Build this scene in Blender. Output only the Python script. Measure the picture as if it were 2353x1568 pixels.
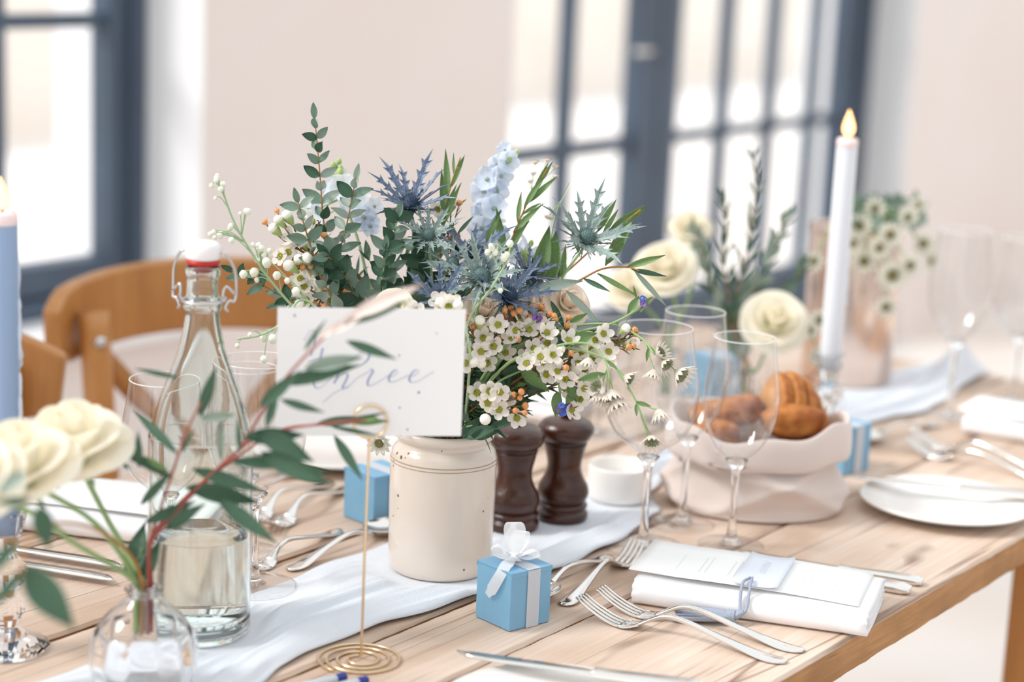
import bpy, bmesh, math, random
from mathutils import Vector, Matrix
V = Vector
SC = bpy.context.scene
COL = SC.collection
for o in list(bpy.data.objects): bpy.data.objects.remove(o)
rnd = random.Random(7)

# ------------------------------------------------------------------ camera
IW, IH, FPX = 2353.0, 1568.0, 4575.0
TZ = 0.76                                   # table top height
CAM = V((0, 0, TZ + 0.61))
_p, _r = math.radians(12.0), math.radians(2.6)
_up = V((math.sin(_r)*math.cos(_p), math.cos(_r)*math.cos(_p), math.sin(_p)))
_x = V((4500 - IW/2, -(-70 - IH/2), -FPX)); _x = (_x - _up*_x.dot(_up)).normalized()
_y = _up.cross(_x)
RC = Matrix((_x, _y, _up))                  # camera space -> room space (table runs along +X)
cam = bpy.data.cameras.new('camera'); cam_o = bpy.data.objects.new('camera', cam); COL.objects.link(cam_o)
m = RC.to_4x4(); m.translation = CAM; cam_o.matrix_world = m
cam.sensor_width = 36.0; cam.lens = FPX/IW*36.0
cam.clip_start = 0.05; cam.clip_end = 200
cam.dof.use_dof = True; cam.dof.focus_distance = 1.79; cam.dof.aperture_fstop = 2.7; cam.dof.aperture_blades = 0
SC.camera = cam_o
# ------------------------------------------------------------------ sky, sun, exposure
w = bpy.data.worlds.new('overcast_sky'); SC.world = w; w.use_nodes = True
bg = w.node_tree.nodes['Background']; bg.inputs[0].default_value = (0.93, 0.97, 1.0, 1); bg.inputs[1].default_value = 0.90
sun = bpy.data.lights.new('sun', 'SUN'); sun_o = bpy.data.objects.new('sun', sun); COL.objects.link(sun_o)
sun.energy = 2.4; sun.angle = math.radians(20); sun.color = (1.0, 0.985, 0.96)
sun_o.rotation_euler = V((0.50, -0.56, -0.66)).to_track_quat('-Z', 'Y').to_euler()
vs = SC.view_settings; vs.view_transform = 'Standard'; vs.look = 'None'; vs.gamma = 1.0; vs.use_curve_mapping = False; vs.exposure = 0.47
SC.cycles.use_denoising = True; SC.cycles.sample_clamp_indirect = 4.0; SC.cycles.max_bounces = 16; SC.cycles.transmission_bounces = 16; SC.cycles.transparent_max_bounces = 16

# ------------------------------------------------------------------ placing helpers
def ray(px, py): return RC @ V((px - IW/2, -(py - IH/2), -FPX))
def tp(px, py, z=TZ):
    d = ray(px, py); return CAM + d*((z - CAM.z)/d.z)
def pd(px, py, dep): return CAM + ray(px, py)*(dep/FPX)
def depth(P): return -(RC.transposed() @ (V(P) - CAM)).z
def hgt(base, py):
    """height above base at which a vertical line meets picture row py"""
    a = RC.transposed() @ (V(base) - CAM); b = RC.transposed() @ V((0, 0, 1))
    k = (IH/2 - py)/FPX
    return (-k*a.z - a.y)/(b.y + k*b.z)
FW = V((0.819, 0.574, 0))                    # horizontal view direction
RT = V((0.574, -0.819, 0))                   # horizontal, to the right of it

# ------------------------------------------------------------------ mesh helpers
class MB:
    def __init__(s): s.v = []; s.f = []
    def add(s, vs, fs):
        n = len(s.v); s.v += [V(q) for q in vs]; s.f += [tuple(i + n for i in f) for f in fs]; return s
    def box(s, c, sz, rz=0, mat=None):
        x, y, z = sz[0]/2, sz[1]/2, sz[2]/2
        M_ = Matrix.Translation(V(c)) @ (mat if mat is not None else Matrix.Rotation(rz, 4, 'Z'))
        q = [M_ @ V((i*x, j*y, k*z)) for k in (-1, 1) for j in (-1, 1) for i in (-1, 1)]
        return s.add(q, [(0, 2, 3, 1), (4, 5, 7, 6), (0, 1, 5, 4), (2, 6, 7, 3), (0, 4, 6, 2), (1, 3, 7, 5)])
    def lathe(s, prof, n=32, c=(0, 0, 0), mat=None, wob=None):
        c = V(c); rings = []; vs = []; fs = []
        for r, z in prof:
            if r < 1e-6: rings.append([len(vs)]); vs.append(V((0, 0, z)))
            else:
                rings.append(list(range(len(vs), len(vs) + n)))
                for i in range(n):
                    a = 2*math.pi*i/n; rr = r*(wob(a, z) if wob else 1)
                    vs.append(V((rr*math.cos(a), rr*math.sin(a), z)))
        for a, b in zip(rings, rings[1:]):
            for i in range(n):
                j = (i + 1) % n
                if len(a) == 1 and len(b) == 1: continue
                if len(a) == 1: fs.append((a[0], b[j], b[i]))
                elif len(b) == 1: fs.append((a[i], a[j], b[0]))
                else: fs.append((a[i], a[j], b[j], b[i]))
        if mat is not None: vs = [mat @ q for q in vs]
        return s.add([q + c for q in vs], fs)
    def tube(s, pts, rad, n=6, cap=True, closed=False):
        pts = [V(q) for q in pts]; N = len(pts)
        if not hasattr(rad, '__len__'): rad = [rad]*N
        vs = []; fs = []; nrm = None
        for i, q in enumerate(pts):
            t = (pts[(i+1) % N] - pts[i-1]) if closed else (pts[min(i+1, N-1)] - pts[max(i-1, 0)])
            if t.length < 1e-9: t = V((0, 0, 1))
            t.normalize()
            if nrm is None: nrm = t.orthogonal()
            nrm = nrm - t*nrm.dot(t)
            if nrm.length < 1e-6: nrm = t.orthogonal()
            nrm.normalize(); b = t.cross(nrm)
            for k in range(n):
                a = 2*math.pi*k/n; vs.append(q + (nrm*math.cos(a) + b*math.sin(a))*rad[i])
        for i in range(N if closed else N-1):
            i2 = (i + 1) % N
            for k in range(n):
                k2 = (k + 1) % n; fs.append((i*n + k, i*n + k2, i2*n + k2, i2*n + k))
        if cap and not closed:
            fs.append(tuple(range(n-1, -1, -1))); fs.append(tuple((N-1)*n + k for k in range(n)))
        return s.add(vs, fs)
    def strip(s, pts, wid, side, th=0.0):
        """flat band along pts; side = vector or list of vectors across; th thickness"""
        N = len(pts); pts = [V(q) for q in pts]
        if not hasattr(wid, '__len__'): wid = [wid]*N
        sd = side if isinstance(side, list) else [V(side)]*N
        vs = []; fs = []
        for i in range(N):
            t = (pts[min(i+1, N-1)] - pts[max(i-1, 0)]).normalized(); a = V(sd[i]); a = (a - t*a.dot(t)).normalized(); nn = a.cross(t)*th/2
            vs += [pts[i] - a*wid[i]/2 - nn, pts[i] + a*wid[i]/2 - nn, pts[i] + a*wid[i]/2 + nn, pts[i] - a*wid[i]/2 + nn]
        if th == 0:
            for i in range(N-1): fs.append((4*i, 4*i+1, 4*i+5, 4*i+4))
        else:
            for i in range(N-1):
                for k in range(4):
                    k2 = (k+1) % 4; fs.append((4*i+k, 4*i+k2, 4*i+4+k2, 4*i+4+k))
            fs += [(3, 2, 1, 0), tuple(4*(N-1)+k for k in range(4))]
        return s.add(vs, fs)
    def grid(s, fn, nu, nv):
        vs = [fn(i/(nu-1), j/(nv-1)) for i in range(nu) for j in range(nv)]
        return s.add(vs, [(i*nv+j, (i+1)*nv+j, (i+1)*nv+j+1, i*nv+j+1) for i in range(nu-1) for j in range(nv-1)])
    def ball(s, c, r, n=8, sq=(1, 1, 1)):
        if not hasattr(sq, '__len__'): sq = (1, 1, sq)
        m_ = n//2 + 1; prof = [(math.sin(math.pi*i/m_), -math.cos(math.pi*i/m_)) for i in range(m_+1)]
        return s.lathe(prof, n, c, Matrix.Diagonal((r*sq[0], r*sq[1], r*sq[2], 1)))

def catm(pts, n=6):
    pts = [V(q) for q in pts]; P = [pts[0]*2 - pts[1]] + pts + [pts[-1]*2 - pts[-2]]; out = []
    for i in range(1, len(P)-2):
        for k in range(n):
            t = k/n; a, b, c, d = P[i-1], P[i], P[i+1], P[i+2]
            out.append(0.5*((2*b) + (c-a)*t + (2*a - 5*b + 4*c - d)*t*t + (3*b - a - 3*c + d)*t*t*t))
    return out + [pts[-1]]
def lerp(a, b, t): return a + (b - a)*t
def interp(tab, x):
    if x <= tab[0][0]: return tab[0][1]
    for (a, p), (b, q) in zip(tab, tab[1:]):
        if x <= b:
            t = (x-a)/(b-a); t = t*t*(3-2*t); return p + (q-p)*t
    return tab[-1][1]
def interpc(tab, x):
    """smooth curve through the table (Catmull-Rom on values)"""
    if x <= tab[0][0]: return tab[0][1]
    if x >= tab[-1][0]: return tab[-1][1]
    for i in range(len(tab)-1):
        if x <= tab[i+1][0]:
            (a, p), (b, q) = tab[i], tab[i+1]; h = b - a; t = (x-a)/h
            m0 = (q - tab[i-1][1])/(b - tab[i-1][0]) if i else (q-p)/h
            m1 = (tab[i+2][1] - p)/(tab[i+2][0] - a) if i+2 < len(tab) else (q-p)/h
            return (2*t**3 - 3*t*t + 1)*p + (t**3 - 2*t*t + t)*h*m0 + (3*t*t - 2*t**3)*q + (t**3 - t*t)*h*m1
def frame(d, up=None, roll=0.0):
    """matrix whose +X is d and +Z as near up as it can be"""
    d = V(d).normalized(); up = V(up) if up is not None else V((0, 0, 1))
    y = up.cross(d)
    if y.length < 1e-4: y = V((0, 1, 0)).cross(d)
    if y.length < 1e-4: y = V((1, 0, 0)).cross(d)
    y.normalize(); z = d.cross(y)
    M_ = Matrix((d, y, z)).transposed().to_4x4()
    return M_ @ Matrix.Rotation(roll, 4, 'X')
def framez(d, roll=0.0):
    """matrix whose +Z is d"""
    d = V(d).normalized(); x = d.orthogonal().normalized(); y = d.cross(x)
    return Matrix((x, y, d)).transposed().to_4x4() @ Matrix.Rotation(roll, 4, 'Z')

def mesh(name, mb, smooth=True, base=None):
    me = bpy.data.meshes.new(name); b = V(base) if base is not None else V()
    me.from_pydata([q - b for q in mb.v], [], mb.f); me.validate()
    if smooth: me.polygons.foreach_set('use_smooth', [True]*len(me.polygons))
    return me
def link(name, me, mat=None, parent=None, M_=None):
    o = bpy.data.objects.new(name, me); COL.objects.link(o)
    if mat is not None and me is not None and not me.materials: me.materials.append(mat)
    if parent is not None: o.parent = parent
    if M_ is not None: o.matrix_local = M_
    return o
def part(name, mb, mat, parent, smooth=True, base=None, bevel=0, seg=2, sub=0, solid=0, label=None):
    o = link(name, mesh(name, mb, smooth, base), mat, parent); fin(o, bevel, seg, sub, solid)
    if label: o['label'] = label
    return o
def fin(o, bevel=0, seg=2, sub=0, solid=0):
    if solid:
        q = o.modifiers.new('solid', 'SOLIDIFY'); q.thickness = solid; q.offset = -1
    if bevel:
        q = o.modifiers.new('bevel', 'BEVEL'); q.width = bevel; q.segments = seg; q.limit_method = 'ANGLE'; q.angle_limit = math.radians(35)
        q.harden_normals = False
        o.data.polygons.foreach_set('use_smooth', [True]*len(o.data.polygons))
        w_ = o.modifiers.new('wn', 'WEIGHTED_NORMAL')
    if sub:
        q = o.modifiers.new('sub', 'SUBSURF'); q.levels = sub; q.render_levels = sub
    return o
def tag(o, label, cat, group=None, kind=None):
    if label: o['label'] = label
    if cat: o['category'] = cat
    if group: o['group'] = group
    if kind: o['kind'] = kind
    return o
def thing(name, label, cat, loc=(0, 0, 0), rz=0, group=None):
    o = bpy.data.objects.new(name, None); COL.objects.link(o); o.location = loc; o.rotation_euler = (0, 0, rz); o.empty_display_size = 0.02
    return tag(o, label, cat, group)
def dup(root, loc, rz=0, label=None, M_=None):
    def cp(o, par):
        c = o.copy(); COL.objects.link(c); c.parent = par
        for ch in list(o.children): cp(ch, c)
        return c
    r = cp(root, None); r.location = loc; r.rotation_euler = (0, 0, rz)
    if M_ is not None: r.matrix_local = M_
    if label: r['label'] = label
    return r

# ------------------------------------------------------------------ materials
def srgb(c):
    if isinstance(c, str): c = [int(c[i:i+2], 16)/255 for i in (0, 2, 4)]
    return [(x/12.92 if x <= 0.04045 else ((x+0.055)/1.055)**2.4) for x in c]
def mat(name, col, rough=0.5, metal=0.0, trans=0.0, ior=1.45, spec=0.5, sss=0.0, var=None, vscale=30.0, bump=0.0, bscale=200.0, coat=0.0, stretch=(1, 1, 1), emis=None, estr=0, sheen=0):
    m_ = bpy.data.materials.new(name); m_.use_nodes = True; nt = m_.node_tree; b = nt.nodes['Principled BSDF']
    c = srgb(col); b.inputs['Base Color'].default_value = (*c, 1); b.inputs['Roughness'].default_value = rough
    b.inputs['Metallic'].default_value = metal; b.inputs['Transmission Weight'].default_value = trans; b.inputs['IOR'].default_value = ior
    b.inputs['Specular IOR Level'].default_value = spec; b.inputs['Coat Weight'].default_value = coat
    if sheen: b.inputs['Sheen Weight'].default_value = sheen
    if sss:
        b.inputs['Subsurface Weight'].default_value = sss; b.inputs['Subsurface Radius'].default_value = (0.01, 0.007, 0.005); b.inputs['Subsurface Scale'].default_value = 1.0
    if emis: b.inputs['Emission Color'].default_value = (*srgb(emis), 1); b.inputs['Emission Strength'].default_value = estr
    if var or bump:
        tc = nt.nodes.new('ShaderNodeTexCoord'); mp = nt.nodes.new('ShaderNodeMapping'); mp.inputs['Scale'].default_value = stretch
        nt.links.new(tc.outputs['Object'], mp.inputs['Vector'])
    if var:
        nz = nt.nodes.new('ShaderNodeTexNoise'); nz.inputs['Scale'].default_value = vscale; nz.inputs['Detail'].default_value = 4
        nt.links.new(mp.outputs[0], nz.inputs['Vector'])
        cr = nt.nodes.new('ShaderNodeValToRGB'); cr.color_ramp.elements[0].position = 0.35; cr.color_ramp.elements[1].position = 0.65
        cr.color_ramp.elements[0].color = (*c, 1); cr.color_ramp.elements[1].color = (*srgb(var), 1)
        nt.links.new(nz.outputs['Fac'], cr.inputs[0]); nt.links.new(cr.outputs[0], b.inputs['Base Color'])
    if bump:
        n2 = nt.nodes.new('ShaderNodeTexNoise'); n2.inputs['Scale'].default_value = bscale; n2.inputs['Detail'].default_value = 3
        nt.links.new(mp.outputs[0], n2.inputs['Vector']); bp = nt.nodes.new('ShaderNodeBump'); bp.inputs['Strength'].default_value = bump; bp.inputs['Distance'].default_value = 0.002
        nt.links.new(n2.outputs['Fac'], bp.inputs['Height']); nt.links.new(bp.outputs[0], b.inputs['Normal'])
    return m_
def leafmat(name, col, var, rough=0.5, trl=0.25):
    """leaf: two tones, some light let through"""
    m_ = mat(name, col, rough, var=var, vscale=60); nt = m_.node_tree; b = nt.nodes['Principled BSDF']
    t = nt.nodes.new('ShaderNodeBsdfTranslucent'); mx = nt.nodes.new('ShaderNodeMixShader'); mx.inputs[0].default_value = trl
    out = nt.nodes['Material Output']; src = b.inputs['Base Color'].links[0].from_socket
    nt.links.new(src, t.inputs[0]); nt.links.new(b.outputs[0], mx.inputs[1]); nt.links.new(t.outputs[0], mx.inputs[2]); nt.links.new(mx.outputs[0], out.inputs[0])
    return m_
def woodmat(name, c1, c2, c3, sc=1.0, rough=0.6, axis=0, coat=0.0, lines=0.5, cracks=False):
    """grain along one axis: broad streaks, fine fibres, a few dark pores and knots"""
    m_ = bpy.data.materials.new(name); m_.use_nodes = True; nt = m_.node_tree; b = nt.nodes['Principled BSDF']; N = nt.nodes.new; L = nt.links.new
    tc = N('ShaderNodeTexCoord'); oi = N('ShaderNodeObjectInfo'); ad = N('ShaderNodeVectorMath'); ad.operation = 'ADD'
    cx_ = N('ShaderNodeCombineXYZ'); ml = N('ShaderNodeMath'); ml.operation = 'MULTIPLY'; ml.inputs[1].default_value = 7.3
    L(oi.outputs['Random'], ml.inputs[0]); [L(ml.outputs[0], cx_.inputs[i]) for i in range(3)]
    L(tc.outputs['Object'], ad.inputs[0]); L(cx_.outputs[0], ad.inputs[1])
    def nz(scl, lng, detail=4, dist=0.0):
        mp = N('ShaderNodeMapping'); s3 = [scl*sc]*3; s3[axis] = lng*sc; mp.inputs['Scale'].default_value = s3; L(ad.outputs[0], mp.inputs['Vector'])
        n_ = N('ShaderNodeTexNoise'); n_.inputs['Scale'].default_value = 1.0; n_.inputs['Detail'].default_value = detail; n_.inputs['Distortion'].default_value = dist; L(mp.outputs[0], n_.inputs['Vector']); return n_.outputs['Fac']
    def ramp(src, stops):
        r_ = N('ShaderNodeValToRGB'); e = r_.color_ramp.elements
        while len(e) < len(stops): e.new(0.5)
        for k, (p_, c_) in enumerate(stops): e[k].position = p_; e[k].color = (*c_, 1)
        L(src, r_.inputs[0]); return r_.outputs[0]
    def mix(f, a, bb, typ='MIX'):
        x_ = N('ShaderNodeMix'); x_.data_type = 'RGBA'; x_.blend_type = typ
        (L(f, x_.inputs[0]) if not isinstance(f, float) else setattr(x_.inputs[0], 'default_value', f)); L(a, x_.inputs[6]); L(bb, x_.inputs[7]); return x_.outputs[2]
    c1, c2, c3 = srgb(c1), srgb(c2), srgb(c3)
    broad = nz(14, 1.6, 3, 0.6); fine = nz(260, 6, 3); pore = nz(120, 5, 2, 0.3); blot = nz(9, 5, 4, 0.4)
    col = mix(0.5, ramp(broad, [(0.3, c2), (0.62, c1)]), ramp(blot, [(0.32, c2), (0.55, c1)]))
    col = mix(ramp(fine, [(0.40, (0.3,)*3), (0.6, (0,)*3)]), col, ramp(broad, [(0, c2), (1, c2)]))
    col = mix(ramp(pore, [(0.24, (lines,)*3), (0.36, (0,)*3)]), col, ramp(pore, [(0, c3), (1, c3)]))
    if cracks:                                  # long wandering hairline cracks along the grain
        ck = nz(16, .55, 2, 0.25); s1 = N('ShaderNodeMath'); s1.operation = 'SUBTRACT'; s1.inputs[1].default_value = .5; L(ck, s1.inputs[0]); s2 = N('ShaderNodeMath'); s2.operation = 'ABSOLUTE'; L(s1.outputs[0], s2.inputs[0])
        col = mix(ramp(s2.outputs[0], [(0.0015, (.75,)*3), (0.006, (0,)*3)]), col, ramp(ck, [(0, c3), (1, c3)]))
        kn = nz(22, 9, 1, 0.2); col = mix(ramp(kn, [(0.20, (.7,)*3), (0.29, (0,)*3)]), col, ramp(ck, [(0, c3), (1, c3)]))
    L(col, b.inputs['Base Color']); b.inputs['Roughness'].default_value = rough; b.inputs['Coat Weight'].default_value = coat; b.inputs['Coat Roughness'].default_value = 0.15
    bp = N('ShaderNodeBump'); bp.inputs['Strength'].default_value = 0.35; bp.inputs['Distance'].default_value = 0.0015; L(pore, bp.inputs['Height']); L(bp.outputs[0], b.inputs['Normal'])
    return m_
M = dict(
    wallf=mat('fill_wall_grey', 'b3b3b5', 0.9), wall=mat('wall_plaster', 'eee3de', 0.9, var='ece0d9', vscale=2.0, bump=0.05, bscale=60),
    reveal=mat('reveal_white_paint', 'f4f3f3', 0.8), outer=mat('outer_render', 'f6efe6', 0.9, var='f1e6da', vscale=1.5),
    frame=mat('frame_slate_paint', '4b5a6c', 0.45, var='434f5e', vscale=4), floor=mat('floor_pale_stone', 'ece4dd', 0.6, var='e6dad0', vscale=3),
    pave=mat('paving_pale', 'f2ebe6', 0.9),
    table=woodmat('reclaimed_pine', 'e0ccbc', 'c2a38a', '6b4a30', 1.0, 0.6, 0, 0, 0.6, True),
    sawn_dim=woodmat('sawn_edge_shaded', 'b98a5a', '8a5f38', '4d3218', 2.2, 0.8, 0, 0, 0.9),  # rough-sawn plank sides; the weaker light on them is in this darker colour too
    tleg=woodmat('table_leg_oak', 'c98d4e', 'a86d33', '6d4319', 1.0, 0.5, 2),
    chair=woodmat('chair_honey_wood', 'c68b4c', 'aa6e33', '7c4c20', 1.2, 0.38, 2, 0.2, 0.25),
    mill=woodmat('mill_dark_walnut', '4c2411', '2c1208', '150804', 3.0, 0.28, 2, 0.25, 0.3),
    glass=mat('clear_glass', 'ffffff', 0.0, trans=1.0, ior=1.45), bglass=mat('bottle_glass', 'f4f9f7', 0.0, trans=1.0, ior=1.46), water=mat('water', 'ffffff', 0.0, trans=1.0, ior=1.33),
    pane=None, steel=mat('polished_steel', 'e6e2dd', 0.12, 1.0), gold=mat('gold_wire', 'eed6b2', 0.25, 1.0), wire=mat('galvanised_wire', 'd4d2d2', 0.25, 1.0),
    paper=mat('white_card', 'f1f0f0', 0.8), menu=mat('menu_paper', 'fbfaf8', 0.8), tagp=mat('pale_blue_card', 'e4e8f1', 0.8), ink=mat('blue_grey_ink', '95a3c8', 0.7), grey=mat('grey_print', 'e6e6ea', 0.8), fleck=mat('ink_speck', '8a93ab', 0.8),
    napkin=mat('white_linen', 'f7f5f6', 0.85, bump=0.15, bscale=900, sheen=0.2), runner=mat('pale_blue_gauze', 'e6eaf1', 0.95, bump=0.35, bscale=700, sheen=0.3), tassel=mat('dusty_blue_cotton', 'a6afbf', 0.9),
    gift=mat('light_blue_card', '7fb1d0', 0.42, var='7badcd', vscale=40, bump=0.08, bscale=500), ribbon=None, stone=None, white=mat('white_porcelain', 'f5f1ec', 0.22, coat=0.3), red=mat('red_rubber', 'c2271f', 0.4), cap=mat('white_porcelain_cap', 'f3eeee', 0.25),
    bread=mat('bread_crust', 'c07a35', 0.65, var='8a4716', vscale=45, bump=0.5, bscale=120), crumb=mat('bread_crumb', 'd29b63', 0.85, var='b97a41', vscale=50, bump=0.4, bscale=160), bag=mat('natural_linen', 'dccdc5', 0.9, bump=0.2, bscale=700, sheen=0.2),
    bcandle=mat('blue_wax', '93a9c9', 0.4, sss=0.25), gcandle=mat('pale_grey_wax', 'e3e6ec', 0.4, sss=0.25), drip=mat('pale_wax_drip', 'd9e1ee', 0.35), waxglow=mat('molten_wax_flame_glow', 'efdcdc', 0.2, sss=0.4), wick=mat('wick', '3a2a22', 0.9), flame=None,
    copper=mat('brushed_copper', 'ead8cc', 0.22, 1.0, var='dcc4b5', vscale=8, stretch=(1, 1, 0.05)),
    euc=leafmat('eucalyptus_leaf', '63806a', '82988a'), eucd=leafmat('eucalyptus_leaf_deep', '2f4f3c', '46664f'), eucl=leafmat('eucalyptus_leaf_silver', 'a3b0a4', '8ea193'), willow=leafmat('willow_leaf', '5f7f4c', '7f9b62'), willd=leafmat('willow_leaf_dark', '3f5f4a', '4f6f58', 0.55), pale=leafmat('pale_cream_leaf', 'efe0d6', 'e3cdc4'),
    stemg=mat('green_stem', '8fab72', 0.5), stemo=mat('orange_brown_stem', 'a8763c', 0.5), stemr=mat('red_stem', '9a4a42', 0.5), stemb=mat('brown_twig', '8a5f3c', 0.6), steml=mat('pale_green_stem', 'a9c398', 0.5),
    thb=leafmat('thistle_bract_blue', '4c5f7b', '8492a6', 0.45, 0.12), thg=leafmat('thistle_bract_green', '748a86', 'a3b0aa', 0.5, 0.12), thc=mat('thistle_cone_blue', '1d2f42', 0.6, var='3c526c', vscale=300), thcg=mat('thistle_cone_green', '4e6a68', 0.6, var='6f8680', vscale=300),
    wax=leafmat('waxflower_petal', 'fdf8f1', 'fbf2e9', 0.5, 0.45), waxc=mat('waxflower_centre', 'a7a32c', 0.5, var='7f8420', vscale=400), obud=mat('orange_bud', 'd78a4c', 0.4, var='e2a067', vscale=200), wbud=mat('white_bud', 'f6f1e4', 0.45), gcup=mat('green_calyx', 'a9bd78', 0.5), needle=mat('needle_leaf', '4c6a3f', 0.5, var='2f4a2c', vscale=60),
    delph=leafmat('delphinium_petal', 'eef3fb', 'dde8f7', 0.5, 0.5), delphw=leafmat('delphinium_petal_white', 'fcfdfe', 'f1f5fb', 0.5, 0.4), dk=mat('pale_green_eye', '9fae9e', 0.6),
    astr=leafmat('astrantia_bract', 'f0e9dc', 'e3d2c9', 0.6, 0.3), astc=mat('astrantia_stamen', '8f9a6e', 0.6, var='5c6a44', vscale=300), fmn=mat('forget_me_not_blue', '5a78d8', 0.5), fmp=mat('forget_me_not_purple', '8a5cae', 0.5), bead=mat('ivory_bead_flower', 'eef0dd', 0.45),
    rose=leafmat('cream_rose_petal', 'fefaee', 'fdf6e2', 0.55, 0.45), peach=leafmat('peach_rose_petal', 'fdf5ea', 'fbecdd', 0.55, 0.55), scab=leafmat('white_scabiosa_petal', 'f6f3ea', 'ebe9da', 0.6, 0.3), scc=mat('scabiosa_centre', '8a7c54', 0.7, var='6c6a3e', vscale=200), navy=mat('navy_cap', '2f3f8e', 0.4), penw=mat('clear_white_barrel', 'eef0f6', 0.15),
)
def see_through(name, col, fac, gloss=0.0, rough=0.05):
    """thin sheet: part of the light goes straight through"""
    m_ = bpy.data.materials.new(name); m_.use_nodes = True; nt = m_.node_tree; b = nt.nodes['Principled BSDF']; c = srgb(col)
    b.inputs['Base Color'].default_value = (*c, 1); b.inputs['Roughness'].default_value = rough
    t = nt.nodes.new('ShaderNodeBsdfTransparent'); mx = nt.nodes.new('ShaderNodeMixShader'); mx.inputs[0].default_value = fac
    nt.links.new(b.outputs[0], mx.inputs[1]); nt.links.new(t.outputs[0], mx.inputs[2]); nt.links.new(mx.outputs[0], nt.nodes['Material Output'].inputs[0]); return m_
def see_glossy(name, fac):
    m_ = bpy.data.materials.new(name); m_.use_nodes = True; nt = m_.node_tree; nt.nodes.remove(nt.nodes['Principled BSDF'])
    g = nt.nodes.new('ShaderNodeBsdfGlossy'); g.inputs['Roughness'].default_value = 0.02; t = nt.nodes.new('ShaderNodeBsdfTransparent'); mx = nt.nodes.new('ShaderNodeMixShader'); mx.inputs[0].default_value = fac
    nt.links.new(g.outputs[0], mx.inputs[1]); nt.links.new(t.outputs[0], mx.inputs[2]); nt.links.new(mx.outputs[0], nt.nodes['Material Output'].inputs[0]); return m_
def thin_glass(name, tint):
    m_ = bpy.data.materials.new(name); m_.use_nodes = True; nt = m_.node_tree; nt.nodes.remove(nt.nodes['Principled BSDF'])
    N = nt.nodes.new; L = nt.links.new
    g = N('ShaderNodeBsdfGlossy'); g.inputs['Roughness'].default_value = 0.01; t = N('ShaderNodeBsdfTransparent'); t.inputs[0].default_value = tint; lw = N('ShaderNodeLayerWeight'); lw.inputs[0].default_value = 0.5
    pw = N('ShaderNodeMath'); pw.operation = 'POWER'; pw.inputs[1].default_value = 3.2; L(lw.outputs['Facing'], pw.inputs[0]); ma = N('ShaderNodeMath'); ma.operation = 'MULTIPLY_ADD'; ma.inputs[1].default_value = 0.75; ma.inputs[2].default_value = 0.08; L(pw.outputs[0], ma.inputs[0]); mx = N('ShaderNodeMixShader')
    L(ma.outputs[0], mx.inputs[0]); L(t.outputs[0], mx.inputs[1]); L(g.outputs[0], mx.inputs[2]); L(mx.outputs[0], nt.nodes['Material Output'].inputs[0]); return m_
M['thin'] = thin_glass('thin_blown_glass', (.985, .985, .985, 1))
M['rimlight'] = see_through('glass_rim_highlight', 'ffffff', 0.6, rough=0.05)  # white body colour stands in for the highlight along the rim
M['pane'] = see_glossy('window_glass', 0.93)
M['ribbon'] = see_through('white_organza', 'f2f3f5', 0.35, rough=0.6); M['ribbon2'] = see_through('grey_white_organza', 'dfe3ea', 0.3, rough=0.6)
def emit(name, col, st):
    m_ = bpy.data.materials.new(name); m_.use_nodes = True; nt = m_.node_tree; nt.nodes.remove(nt.nodes['Principled BSDF'])
    e = nt.nodes.new('ShaderNodeEmission'); e.inputs[0].default_value = (*srgb(col), 1); e.inputs[1].default_value = st
    nt.links.new(e.outputs[0], nt.nodes['Material Output'].inputs[0]); return m_
M['flame'] = emit('candle_flame', 'ffbe7c', 3.2)
def stonemat():
    m_ = mat('salt_glazed_stoneware', 'ebe0d5', 0.2, var='e3d2c1', vscale=5, coat=0.5); nt = m_.node_tree; b = nt.nodes['Principled BSDF']; N = nt.nodes.new; L = nt.links.new
    tc = N('ShaderNodeTexCoord'); vo = N('ShaderNodeTexVoronoi'); vo.inputs['Scale'].default_value = 95; vo.inputs['Randomness'].default_value = 1; L(tc.outputs['Object'], vo.inputs['Vector'])
    no = N('ShaderNodeTexNoise'); no.inputs['Scale'].default_value = 40; L(tc.outputs['Object'], no.inputs['Vector'])
    mm = N('ShaderNodeMath'); mm.operation = 'MULTIPLY_ADD'; mm.inputs[1].default_value = -0.9; L(no.outputs['Fac'], mm.inputs[0]); mm.inputs[2].default_value = 0.475
    lt = N('ShaderNodeMath'); lt.operation = 'SUBTRACT'; L(mm.outputs[0], lt.inputs[0]); L(vo.outputs['Distance'], lt.inputs[1])
    cr = N('ShaderNodeValToRGB'); cr.color_ramp.elements[0].position = 0.0; cr.color_ramp.elements[1].position = 0.03; L(lt.outputs[0], cr.inputs[0])
    mx = N('ShaderNodeMix'); mx.data_type = 'RGBA'; L(cr.outputs[0], mx.inputs[0]); L(b.inputs['Base Color'].links[0].from_socket, mx.inputs[6]); mx.inputs[7].default_value = (*srgb('7a5c3c'), 1); L(mx.outputs[2], b.inputs['Base Color']); return m_
M['stone'] = stonemat()

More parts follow.
